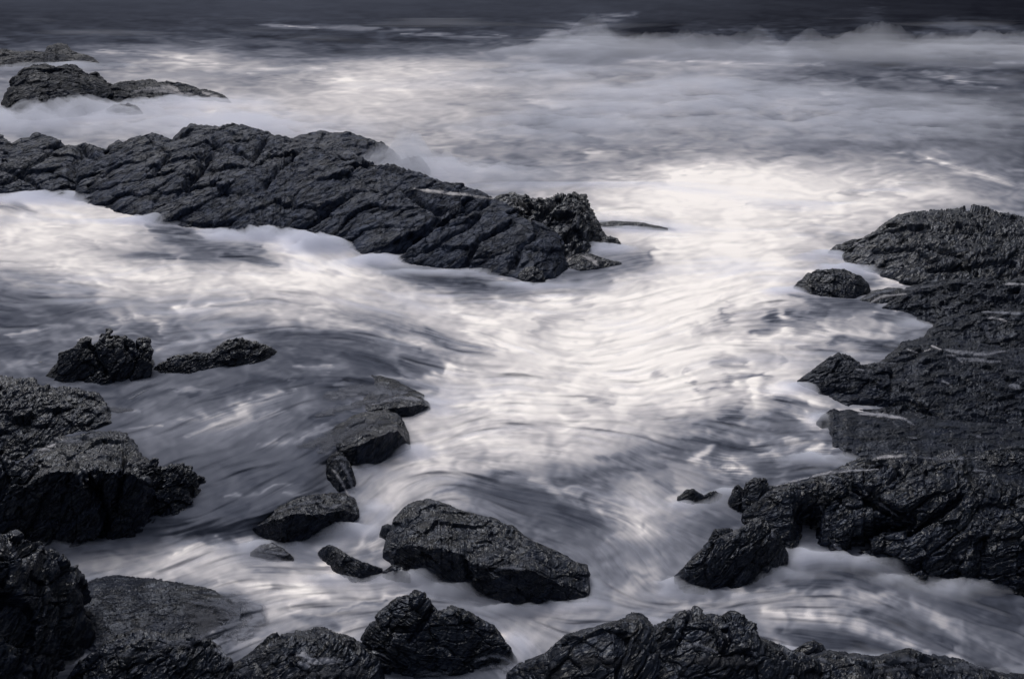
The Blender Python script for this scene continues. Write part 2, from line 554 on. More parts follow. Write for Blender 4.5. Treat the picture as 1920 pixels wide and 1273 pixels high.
rock('rock_outcrop', 'broad rough step of rock below the humped outcrop', 'outcrop',
     [(1655, 578), (1680, 560), (1700, 541), (1740, 532), (1800, 529), (1860, 533), (1920, 526), (2050, 515), (2200, 540)],
     [(1655, 582), (1700, 590), (1740, 605), (1800, 640), (1850, 650), (1920, 655), (2050, 660), (2200, 670)],
     mat=M_FLECK, seed=25, grit=.6, rag=1.5, amp=.12, c=.55, cell=2.2, flat=.3, strata=20)
rock('rock_outcrop', 'dark ledge with water trickling down above the wide wet shelf', 'outcrop',
     [(1725, 640), (1745, 615), (1765, 600), (1800, 592), (1850, 584), (1920, 586), (2050, 580), (2200, 600)],
     [(1725, 650), (1790, 664), (1850, 680), (1920, 695), (2050, 700), (2200, 705)],
     mat=M_FLECK, seed=26, grit=.6, rag=1.5, amp=.10, c=.55, cell=2.0, flat=.3, strata=12)
rock('rock_outcrop', 'pointed brow of dark rock where the wet shelf begins', 'outcrop',
     [(1496, 714), (1518, 697), (1548, 676), (1572, 663), (1592, 672), (1615, 684), (1640, 687), (1665, 690)],
     [(1496, 722), (1540, 738), (1590, 750), (1665, 765)], mat=M_FLECK, seed=27, grit=.6, amp=.12, c=.5, cell=1.6, den=1.3, strata=25)
rock('rock_shelf', 'wide wet speckled shelf of dark rock filling the right middle', 'shelf',
     [(1556, 738), (1590, 714), (1650, 690), (1690, 660), (1740, 653), (1800, 660), (1870, 672), (1920, 682), (2050, 690), (2250, 700)],
     [(1556, 744), (1590, 762), (1640, 776), (1690, 800), (1740, 830), (1820, 850), (1920, 868), (2050, 880), (2250, 890)],
     mat=M_FLECK, seed=28, grit=.5, rag=.9, amp=.09, c=.7, cell=2.6, flat=.6, strata=8, stretch=1.5,
     cracks=[([(1600, 760), (1700, 750), (1780, 790), (1900, 800)], 6, .10)])
rock('rock_shelf', 'low flat shelf of smooth dark rock with a scrap of foam on its top', 'shelf',
     [(1531, 792), (1540, 782), (1556, 775), (1572, 780), (1600, 783), (1640, 790), (1680, 792), (1760, 800), (1850, 800), (1920, 802), (2100, 805), (2300, 810)],
     [(1531, 797), (1541, 806), (1552, 806), (1560, 822), (1556, 836), (1572, 840), (1588, 858), (1610, 860), (1640, 880), (1680, 886), (1760, 905), (1850, 915), (1920, 920), (2100, 925), (2300, 930)],
     mat=M_FLECK, seed=29, grit=.3, rag=.9, amp=.07, c=.78, cell=2.2, flat=.7, strata=5)
rock('rock', 'little pointed rock at the left tip of the lower right outcrop', 'rock',
     [(1392, 930), (1400, 905), (1415, 897), (1430, 901), (1440, 915), (1448, 930)],
     [(1392, 962), (1420, 975), (1448, 965)], mat=M_WET, seed=30, amp=.12, den=2.5, c=.4)
rock('rock', 'narrow upright stone beside the little pointed rock', 'rock',
     [(1370, 930), (1376, 912), (1386, 908), (1394, 918), (1397, 935)],
     [(1370, 950), (1384, 960), (1397, 955)], mat=M_WET, seed=31, amp=.10, den=3, c=.35)
rock('rock', 'ragged pair of low stones in foam left of the lower right outcrop', 'rock',
     [(1270, 932), (1285, 920), (1302, 918), (1320, 928), (1338, 920), (1354, 926)],
     [(1270, 938), (1300, 945), (1330, 942), (1354, 932)], mat=M_WET, seed=32, amp=.12, den=2.4)
rock('rock_outcrop', 'great dark outcrop with a shadowed cleft at the lower right', 'outcrop',
     [(1395, 960), (1425, 935), (1445, 915), (1490, 906), (1540, 896), (1590, 880), (1620, 866), (1650, 861), (1700, 862), (1722, 866), (1745, 878), (1770, 866), (1785, 860), (1795, 858), (1808, 876), (1820, 900), (1860, 904), (1900, 915), (1960, 935)],
     [(1395, 985), (1430, 1010), (1480, 1035), (1530, 1048), (1600, 1050), (1660, 1062), (1720, 1085), (1790, 1100), (1880, 1090), (1960, 1080)],
     mat=M_WET, seed=33, amp=.11, c=.5, cell=1.8, flat=.1, strata=28, stretch=1.3,
     cracks=[([(1518, 955), (1520, 990), (1525, 1020), (1530, 1045)], 26, .55), ([(1600, 905), (1620, 930), (1680, 962)], 5, .10),
             ([(1600, 1035), (1640, 985), (1700, 975)], 14, .22), ([(1700, 1000), (1760, 960), (1800, 930)], 6, .12)])
rock('rock_outcrop', 'steep dark slab at the right edge below the great outcrop', 'outcrop',
     [(1815, 1075), (1835, 1030), (1860, 990), (1890, 960), (1920, 935), (2000, 915), (2200, 930)],
     [(1815, 1085), (1860, 1105), (1920, 1120), (2000, 1130), (2200, 1140)],
     mat=M_WET, seed=34, amp=.10, c=.4, cell=1.8, strata=30)
rock('rock', 'slanting wedge of dark rock running down to the channel at lower right', 'rock',
     [(1266, 1080), (1285, 1060), (1310, 1035), (1335, 1015), (1365, 1002), (1395, 988), (1420, 975), (1440, 980), (1458, 1000), (1475, 1030)],
     [(1266, 1098), (1285, 1112), (1320, 1116), (1360, 1106), (1420, 1088), (1475, 1062)],
     mat=M_WET, seed=35, amp=.10, c=.4, cell=1.6, strata=35, den=1.2)
rock('rock', 'small hump on the seaward side of the slanting wedge', 'rock',
     [(1330, 1010), (1340, 995), (1355, 990), (1372, 992), (1378, 1002)],
     [(1330, 1022), (1350, 1030), (1378, 1018)], mat=M_WET, seed=36, amp=.08, den=3, c=.4)

for lab, tp, bs_, sd_ in (
    ('jagged low rib of rock across the top of the wide wet shelf', [(1640, 740), (1670, 722), (1700, 712), (1735, 716), (1770, 726), (1800, 742)], [(1640, 748), (1700, 758), (1760, 756), (1800, 750)], 81),
    ('dark rough rib near the right edge of the wide wet shelf', [(1762, 796), (1795, 770), (1835, 752), (1880, 742), (1930, 738), (1990, 745)], [(1762, 802), (1830, 812), (1900, 810), (1990, 806)], 82),
    ('small broken hump where the ledge meets the wide wet shelf', [(1676, 672), (1700, 652), (1725, 648), (1752, 655), (1772, 670)], [(1676, 684), (1720, 692), (1772, 682)], 83),
    ('string of rubble lying along the smooth low shelf', [(1590, 848), (1615, 838), (1650, 834), (1690, 838), (1730, 832), (1760, 846)], [(1590, 854), (1650, 856), (1710, 858), (1760, 852)], 84),
    ('wedge of dark rock at the right edge between ledge and shelf', [(1836, 690), (1860, 668), (1895, 655), (1935, 650), (1990, 660)], [(1836, 698), (1880, 708), (1940, 712), (1990, 708)], 85),
    ('black rib of rock above the great outcrop at the right edge', [(1800, 872), (1840, 850), (1890, 838), (1940, 836), (2000, 846)], [(1800, 882), (1860, 898), (1930, 905), (2000, 900)], 86)):
    rock('rock', lab, 'rock', tp, bs_, c=.55, mat=M_WET, seed=sd_, amp=.12, grit=.6, den=1.5, cell=1.8, strata=15)
rock('rock_shelf', 'dark drowned ledge under the square ended block at the pool lip', 'shelf',
     [(580, 846), (605, 815), (635, 792), (668, 774), (700, 766), (745, 776)],
     [(580, 858), (615, 868), (650, 872), (700, 842), (745, 800)], c=.86, mat=M_FLECK, seed=87, amp=.10, grit=.5, flat=.6)
rock('rock_shelf', 'dark drowned ledge behind the tilted rock with white water pouring off it', 'shelf',
     [(590, 742), (635, 722), (685, 710), (740, 720), (795, 742)],
     [(590, 752), (655, 766), (725, 764), (795, 752)], c=.86, mat=M_FLECK, seed=88, amp=.10, grit=.5, flat=.6)
# ---- the middle
rock('boulder', 'large slab sided wet boulder alone in the foam at lower centre', 'boulder',
     [(720, 1030), (722, 1012), (732, 990), (745, 966), (757, 951), (782, 941), (808, 938), (835, 945), (868, 960), (890, 966), (928, 976), (955, 990), (980, 1006), (1020, 1025), (1060, 1044), (1088, 1057), (1100, 1061), (1103, 1075)],
     [(720, 1046), (740, 1062), (770, 1074), (800, 1085), (850, 1098), (900, 1117), (950, 1131), (985, 1139), (1010, 1137), (1035, 1127), (1070, 1130), (1103, 1128)],
     mat=M_WET, seed=41, grit=.5, amp=.065, c=.62, bk=.5, cell=1.9, strata=-24, stretch=2.4, den=1.6,
     edge=[(720, 1036), (745, 1030), (770, 1022), (800, 1028), (840, 1030), (870, 1040), (885, 1058), (930, 1062), (1000, 1070), (1040, 1088), (1080, 1112), (1103, 1118)],
     cracks=[([(735, 1030), (750, 1000), (760, 975)], 5, .04), ([(900, 1000), (960, 1026), (1090, 1085)], 4, .03), ([(870, 1045), (880, 1085)], 5, .05)])
rock('rock', 'small round wet stone tucked against the left end of the large boulder', 'rock',
     [(712, 1000), (716, 986), (727, 982), (738, 986), (744, 998)],
     [(712, 1008), (725, 1015), (744, 1010)], mat=M_WET, seed=42, amp=.05, den=4, sharp=.2)
rock('rock', 'narrow wet rock slanting down toward the left end of the large boulder', 'rock',
     [(596, 1036), (604, 1026), (618, 1023), (635, 1030), (655, 1043), (685, 1057), (716, 1066)],
     [(596, 1041), (620, 1062), (645, 1086), (675, 1092), (700, 1084), (716, 1076)],
     mat=M_WET, seed=43, amp=.10, c=.42, den=2.2, strata=-30, cell=1.4)
rock('rock', 'low wet stone under the left end of the large boulder', 'rock',
     [(718, 1072), (735, 1060), (755, 1064), (768, 1076)],
     [(718, 1080), (740, 1092), (768, 1092)], mat=M_WET, seed=44, amp=.06, den=3, sharp=.3)
rock('rock', 'blunt overhanging rock at the pool lip beside the little waterfall', 'rock',
     [(474, 990), (492, 975), (512, 962), (535, 951), (560, 939), (590, 935), (620, 931), (650, 930), (663, 936), (671, 950), (673, 962)],
     [(474, 997), (500, 1012), (535, 1024), (570, 1014), (600, 1002), (645, 992), (673, 972)],
     mat=M_WET, seed=45, amp=.12, c=.65, den=1.6, cell=1.5, strata=15,
     edge=[(474, 990), (510, 975), (560, 962), (600, 965), (640, 955), (673, 966)])
rock('rock', 'round veiled stone just breaking the milky water below the pool lip', 'rock',
     [(470, 1035), (490, 1022), (510, 1018), (530, 1028), (550, 1044)],
     [(470, 1040), (510, 1047), (550, 1050)], mat=M_WET, seed=46, amp=.06, c=.5, den=2)
rock('rock', 'square ended block at the lip of the pool with foam at its foot', 'rock',
     [(560, 838), (600, 820), (640, 803), (665, 792), (690, 785), (720, 780), (745, 786), (758, 798), (766, 815), (769, 832)],
     [(560, 850), (618, 858), (640, 872), (670, 881), (700, 874), (740, 853), (769, 843)], mat=M_WET, seed=47, amp=.06, c=.6, den=1.5, sharp=.6, bk=1.2,
     edge=[(560, 846), (618, 850), (650, 842), (700, 822), (745, 806), (769, 835)])
rock('rock', 'tilted rock above the square block with its right end in foam', 'rock',
     [(590, 775), (640, 762), (670, 750), (700, 738), (735, 738), (765, 742), (790, 746), (806, 758)],
     [(590, 782), (640, 786), (690, 788), (735, 785), (775, 780), (806, 768)], mat=M_WET, seed=48, amp=.07, c=.6, den=1.6, sharp=.6,
     edge=[(590, 780), (640, 778), (700, 768), (760, 762), (790, 758), (806, 764)])
rock('rock', 'wet lip stone with the thin waterfall over it', 'rock',
     [(618, 855), (630, 846), (645, 852), (657, 870), (664, 890)],
     [(618, 905), (635, 925), (664, 915)], mat=M_WET, seed=49, amp=.05, den=3, c=.4, sharp=.3)

# ---- left side
rock('rock', 'tall jagged rock with a notched crown at the left of the pool', 'rock',
     [(72, 718), (90, 700), (108, 682), (122, 662), (138, 648), (150, 640), (165, 636), (173, 645), (182, 640), (190, 624), (202, 619), (208, 627), (214, 620), (222, 628), (234, 628), (238, 638), (250, 644), (262, 640), (275, 640), (281, 652), (283, 690), (286, 715)],
     [(72, 724), (120, 738), (180, 740), (230, 740), (286, 724)],
     mat=M_WET, seed=51, grit=.5, amp=.11, c=.3, den=1.6, cell=1.8, strata=50,
     cracks=[([(172, 650), (185, 680), (200, 700)], 5, .08), ([(238, 640), (255, 670)], 4, .05)])
rock('rock', 'low broken rock lying right of the notched rock', 'rock',
     [(284, 695), (300, 680), (320, 670), (345, 664), (375, 662), (395, 662), (410, 648), (430, 637), (455, 633), (478, 640), (500, 648), (523, 659)],
     [(284, 706), (310, 720), (350, 718), (400, 707), (440, 703), (480, 692), (500, 683), (523, 664)],
     mat=M_WET, seed=52, amp=.12, c=.4, den=1.6, cell=2.0, strata=20)
rock('rock', 'tiny stone left of the notched rock', 'rock',
     [(58, 690), (66, 680), (78, 678), (90, 685)], [(58, 693), (75, 696), (90, 692)], mat=M_WET, seed=53, amp=.06, den=4)
rock('rock', 'small flat stone between the tiny stone and the left edge mass', 'rock',
     [(30, 705), (42, 696), (55, 694), (64, 702)], [(30, 709), (48, 713), (64, 708)], mat=M_WET, seed=54, amp=.06, den=4)
rock('rock_outcrop', 'rough slope of black rock on the left edge under the notched rock', 'outcrop',
     [(-160, 712), (-60, 712), (0, 722), (30, 726), (62, 724), (75, 735), (110, 738), (150, 738), (190, 750), (203, 775), (217, 800), (222, 818)],
     [(-160, 900), (-60, 900), (0, 900), (60, 890), (120, 860), (190, 845), (222, 828)],
     mat=M_WET, seed=55, amp=.11, c=.62, cell=2.2, flat=.3, strata=30)
rock('rock', 'low wet stones where the pool meets the foot of the notched rock', 'rock',
     [(180, 756), (205, 745), (235, 740), (262, 745), (275, 752)], [(180, 764), (220, 768), (275, 757)], mat=M_WET, seed=56, amp=.07, den=2)
rock('rock_outcrop', 'black cliff faced outcrop at the left edge above the milky channel', 'outcrop',
     [(-200, 800), (-60, 810), (0, 850), (30, 870), (50, 872), (66, 862)],
     [(-200, 1030), (-60, 1030), (0, 1022), (40, 1022), (66, 1015)],
     mat=M_WET, seed=57, amp=.10, c=.3, cell=1.8, strata=60)
rock('rock_outcrop', 'dark block with a pale worn crown between the cliff and the knobbly rock', 'outcrop',
     [(40, 880), (55, 868), (75, 851), (110, 836), (150, 827), (195, 822), (235, 825), (255, 842), (268, 862)],
     [(40, 1015), (90, 1022), (130, 1024), (200, 1012), (268, 1005)],
     mat=M_WET, seed=58, grit=.45, amp=.09, c=.6, cell=1.6, strata=60, den=1.2,
     edge=[(40, 920), (70, 895), (110, 880), (150, 885), (190, 880), (230, 880), (268, 900)],
     cracks=[([(150, 880), (185, 930), (200, 990)], 7, .14), ([(235, 850), (228, 900), (215, 960)], 6, .12)])
rock('rock', 'knobbly glistening rock at the right end of the left outcrop', 'rock',
     [(245, 900), (262, 872), (285, 865), (310, 872), (335, 872), (360, 884), (378, 898), (384, 915)],
     [(245, 990), (290, 1000), (325, 992), (350, 975), (372, 945), (384, 925)],
     mat=M_WET, seed=59, grit=.6, amp=.13, c=.36, cell=2.4, den=1.8)
rock('rock', 'little pebble of rock beside the knobbly glistening rock', 'rock',
     [(384, 918), (392, 910), (405, 911), (413, 918)], [(384, 924), (400, 930), (413, 922)], mat=M_WET, seed=60, amp=.06, den=4)
rock('boulder', 'massive black boulder rising in the lower left corner', 'boulder',
     [(-220, 1015), (-60, 1010), (0, 1020), (28, 1011), (60, 1007), (78, 1012), (84, 1030), (100, 1028), (106, 1044), (130, 1062), (145, 1085), (152, 1110), (157, 1140), (165, 1165), (163, 1190)],
     [(-220, 1450), (0, 1400), (60, 1330), (100, 1290), (135, 1245), (163, 1215)],
     mat=M_WET, seed=61, amp=.10, c=.34, cell=1.8, strata=60, den=1.0)
rock('rock_shelf', 'half drowned slab with rippled water over it, right of the corner boulder', 'shelf',
     [(152, 1128), (175, 1117), (210, 1112), (260, 1113), (330, 1117), (400, 1124), (450, 1140)],
     [(152, 1215), (230, 1232), (330, 1225), (400, 1200), (450, 1165)],
     mat=M_FLECK, seed=62, grit=.4, rag=.8, amp=.11, c=.93, cell=2.4, flat=.7, strata=-10)
rock('rock', 'flaking dark rock cut by the bottom edge, left of the low dome', 'rock',
     [(110, 1300), (150, 1250), (190, 1218), (230, 1200), (270, 1194), (320, 1200), (370, 1200), (400, 1210), (425, 1235), (450, 1262)],
     [(110, 1330), (200, 1400), (320, 1410), (450, 1330)],
     mat=M_WET, seed=63, amp=.11, c=.55, cell=1.9, strata=25)
rock('rock', 'low domed rock on the bottom edge with a pale puddle on its back', 'rock',
     [(420, 1262), (450, 1242), (480, 1228), (505, 1208), (540, 1198), (575, 1196), (605, 1195), (640, 1206), (675, 1214), (710, 1240)],
     [(420, 1330), (520, 1390), (620, 1390), (710, 1330)],
     mat=M_WET, seed=64, amp=.09, c=.6, cell=1.6, flat=.2)
rock('boulder', 'rough rounded boulder at bottom centre below the large wet boulder', 'boulder',
     [(674, 1212), (682, 1185), (695, 1165), (715, 1148), (735, 1126), (755, 1115), (778, 1117), (800, 1124), (812, 1136), (820, 1145), (850, 1141), (880, 1149), (903, 1163), (925, 1172), (940, 1192), (952, 1212), (967, 1236)],
     [(674, 1240), (720, 1262), (780, 1272), (850, 1262), (920, 1250), (967, 1243)],
     mat=M_WET, seed=65, rag=.5, amp=.085, c=.42, cell=1.8, strata=-15, den=1.4,
     cracks=[([(770, 1200), (800, 1160), (812, 1140)], 5, .05)])
rock('rock_outcrop', 'smooth backed dark rock rising from the bottom edge right of centre', 'outcrop',
     [(955, 1262), (985, 1243), (1025, 1228), (1042, 1208), (1080, 1190), (1130, 1175), (1168, 1165), (1198, 1163), (1215, 1175), (1228, 1190), (1250, 1215)],
     [(955, 1300), (1050, 1400), (1150, 1440), (1250, 1400)],
     mat=M_WET, seed=66, rag=.5, grit=.6, amp=.065, c=.5, cell=1.6, flat=.1)
rock('rock_outcrop', 'twin humped dark rock on the bottom edge between the smooth rock and the knob', 'outcrop',
     [(1220, 1205), (1238, 1184), (1258, 1165), (1280, 1153), (1308, 1151), (1335, 1159), (1358, 1170), (1372, 1160), (1395, 1170), (1415, 1184), (1425, 1200), (1455, 1212), (1490, 1228), (1530, 1240)],
     [(1220, 1400), (1330, 1430), (1430, 1430), (1530, 1390)],
     mat=M_WET, seed=67, rag=.5, grit=.6, amp=.08, c=.5, cell=1.8, flat=.1, cracks=[([(1358, 1172), (1365, 1200), (1355, 1225)], 5, .06)])
rock('rock', 'small round knob on the bottom ledge at the right', 'rock',
     [(1486, 1232), (1492, 1215), (1505, 1207), (1525, 1204), (1540, 1210), (1550, 1225), (1556, 1238)],
     [(1486, 1255), (1520, 1262), (1556, 1255)], mat=M_WET, seed=68, amp=.08, den=2.5, c=.4)
rock('rock_shelf', 'low ledge along the bottom right edge, washed by thin foam', 'shelf',
     [(1500, 1250), (1545, 1236), (1600, 1240), (1650, 1243), (1700, 1230), (1740, 1240), (1800, 1255), (1900, 1275), (2100, 1300)],
     [(1500, 1400), (1650, 1430), (1800, 1430), (2100, 1430)],
     mat=M_WET, seed=69, amp=.075, c=.6, cell=1.6, flat=.2)
# ================================================================== THE SEA
# Tone of the foam, read off along level lines across the bay: 0 = open dark water, 99 = dense white foam
BX = np.arange(0, 1921, 80)
BASE = {
 -40: '35.3 35.4 35.5 35.6 35.7 35.8 35.9 36 36.1 34.6 33.1 33.1 31.7 31.8 31.9 32 30.5 28.9 27.3 25.8 25.8 22.7 21.1 19.5 19.6',
 0:   '35.3 35.4 35.5 35.6 35.7 35.8 37.5 37.6 36.1 36.2 34.7 34.8 33.2 33.3 33.4 32 32.1 30.5 27.3 25.8 24.3 22.7 21.1 19.5 19.6',
 40:  '30.8 30.9 31 32.4 33.7 35.1 35.2 35.3 32.8 32.9 31.7 31.8 31.9 33.3 34.7 30.8 28.2 26.9 24.3 24.4 24.5 21.8 21.9 19.1 17.8',
 60:  '31.8 32.9 33.9 35 36 36 33.9 32.9 32.9 33.9 32.9 32.9 33.9 35 32.9 26.5 27.6 29.7 29.7 25.4 23.3 23.3 27.6 30.7 29.7',
 80:  '35 39 40 42 44 44 40 39 35 35 35 39 44 46 39 30 31 33 33 31 27 23 30 34 33',
 100: '44 48 50 56 62 62 52 45 42 44 50 55 57 54 52 40 42 46 44 37 31 26 33 36 34',
 120: '50 54 58 64 70 72 66 60 72 79 76 72 64 58 58 60 64 62 56 46 40 38 42 42 40',
 160: '60 62 62 66 70 68 66 70 80 83 78 75 70 71 68 66 67 63 56 52 52 48 44 40 38',
 200: '62 62 64 68 74 80 80 77 80 79 76 70 66 66 66 68 65 60 64 61 57 54 51 46 42',
 240: '62 64 66 68 70 72 73 72 72 71 70 71 66 57 62 66 62 64 65 61 56 54 50 44 40',
 280: '66 66 66 66 68 68 68 68 70 70 69 64 62 64 62 62 63 64 61 57 57 56 51 44 38',
 320: '66 66 66 66 68 68 68 66 68 68 68 66 64 64 66 72 82 88 88 82 76 72 66 58 46',
 360: '74 76 76 76 76 70 68 66 64 64 66 66 66 68 74 87 96 96 93 89 85 84 80 72 60',
 400: '82 84 84 82 76 70 68 66 66 66 66 68 72 78 80 86 90 92 90 86 84 80 72 66 60',
 440: '84 87 84 80 64 68 76 78 70 66 66 66 66 70 76 84 90 91 88 80 72 66 60 56 50',
 480: '82 85 84 74 66 62 70 82 80 72 66 62 58 54 62 74 88 92 90 80 66 60 56 50 46',
 520: '66 74 81 85 86 84 84 86 84 74 60 52 52 56 64 78 88 92 90 80 66 60 54 50 46',
 560: '50 55 64 72 74 72 78 84 84 80 77 72 76 82 86 90 92 92 84 68 58 56 50 46 40',
 600: '42 46 54 60 62 66 64 68 70 70 78 83 85 85 88 91 92 84 74 68 66 62 52 44 38',
 640: '44 48 55 54 54 54 52 52 52 60 70 81 86 86 88 92 90 86 80 76 72 60 42 34 30',
 680: '50 48 50 50 48 46 44 43 46 50 62 75 84 86 90 92 92 87 80 72 62 50 38 30 28',
 720: '39 41 44 48 48 48 48 47 44 50 68 80 84 85 88 90 91 87 82 76 60 44 34 28 26',
 760: '37 39 44 48 52 56 56 52 45 56 76 84 86 87 86 84 84 78 74 68 56 40 30 26 26',
 800: '35 37 41 50 56 58 54 50 45 58 78 80 81 81 79 76 68 62 58 60 52 38 30 26 26',
 840: '34 35 39 47 48 50 48 46 44 62 78 80 80 79 76 68 56 52 56 54 46 36 30 26 26',
 880: '34 35 37 41 43 46 43 41 45 72 76 74 68 62 60 62 62 60 48 44 40 34 30 26 26',
 920: '29 32 34 37 39 41 41 41 51 78 74 60 50 50 58 70 68 50 38 36 34 30 26 24 24',
 960: '27 29 32 36 37 39 39 39 49 70 66 54 50 50 54 70 66 44 36 34 32 28 24 22 22',
 1000: '28 34 38 40 42 42 38 38 56 62 58 52 50 50 54 64 60 46 38 34 30 28 24 22 22',
 1040: '34 46 61 70 77 75 68 61 63 58 56 54 52 52 54 58 56 46 42 38 34 30 26 24 22',
 1080: '36 54 65 72 72 72 72 74 74 67 58 56 56 56 56 58 58 52 50 50 48 40 32 28 24',
 1120: '34 42 46 46 50 64 73 79 75 68 58 54 54 60 66 62 58 56 58 60 58 52 44 36 30',
 1160: '30 32 34 38 44 52 60 66 64 58 56 60 66 66 64 62 64 64 64 62 60 58 54 46 36',
 1200: '32 34 34 38 44 52 58 62 58 52 50 58 68 66 60 58 58 56 54 46 42 48 52 48 42',
 1240: '38 40 38 38 42 46 50 52 50 46 44 50 60 58 52 48 46 44 42 36 40 46 48 48 42',
 1290: '38 38 36 36 38 40 44 44 42 40 40 44 50 48 44 42 40 38 36 34 34 36 38 38 36',
}
BY = np.array(sorted(BASE))
BM = np.array([[float(v) for v in BASE[y].split()] for y in BY]) / 100

# flow of the water: place, heading (degrees, clockwise from rightward as seen), reach
FLOW = [(300, 60, 0, 300), (900, 60, 0, 300), (1180, 60, -25, 120), (1500, 60, 5, 200), (1800, 80, 0, 200),
        (500, 150, 3, 250), (900, 160, -3, 250), (1300, 200, -12, 200), (1700, 200, 8, 220), (1200, 270, 30, 90),
        (1100, 300, -10, 150), (1500, 330, 8, 200), (1850, 320, 22, 100), (1350, 400, 3, 160), (1600, 370, 3, 150),
        (60, 420, 8, 120), (250, 460, 6, 120), (420, 480, 8, 100), (560, 480, 22, 80), (700, 520, 12, 100), (900, 540, 8, 100),
        (1080, 530, -8, 100), (1200, 480, -15, 100), (60, 560, 12, 120), (300, 570, -10, 140), (450, 600, -18, 90), (600, 590, 12, 90),
        (750, 630, 26, 80), (850, 680, 30, 80), (700, 680, 18, 80), (950, 620, 25, 90), (950, 720, -8, 100), (1100, 600, -12, 110), (1100, 700, 10, 110),
        (1250, 620, -25, 100), (1250, 750, -12, 100), (1400, 590, -18, 80), (1550, 630, 8, 80), (1450, 690, -6, 80), (1550, 750, 14, 80),
        (1400, 800, 10, 90), (1300, 860, 25, 90), (1480, 850, -20, 60), (100, 650, -20, 90), (400, 740, -14, 90), (450, 800, -30, 90),
        (560, 760, -28, 70), (620, 700, 8, 80), (330, 830, -20, 80), (500, 900, -24, 90), (800, 860, -10, 90), (1000, 880, 5, 90),
        (1150, 950, 35, 90), (1000, 980, 30, 90), (1180, 1060, 80, 70), (700, 930, -50, 60), (200, 1040, -10, 90), (400, 1050, -8, 90),
        (560, 1090, 10, 80), (300, 1090, -20, 80), (500, 1180, -24, 90), (650, 1140, -15, 70), (900, 1150, 20, 70), (1080, 1150, -15, 80),
        (980, 1210, 65, 50), (1280, 1140, -12, 70), (1450, 1110, -12, 80), (1600, 1130, 8, 100), (1500, 1190, 18, 80), (1700, 1180, 24, 90),
        (1850, 1210, 30, 100), (1850, 1120, 12, 100), (1310, 970, 25, 60), (1700, 640, 5, 80)]

# single streaks, pools and tongues: (points, half width, change in tone, taper)
S = []


def streak(pts, w, dv):
    S.append((pts, w, dv))


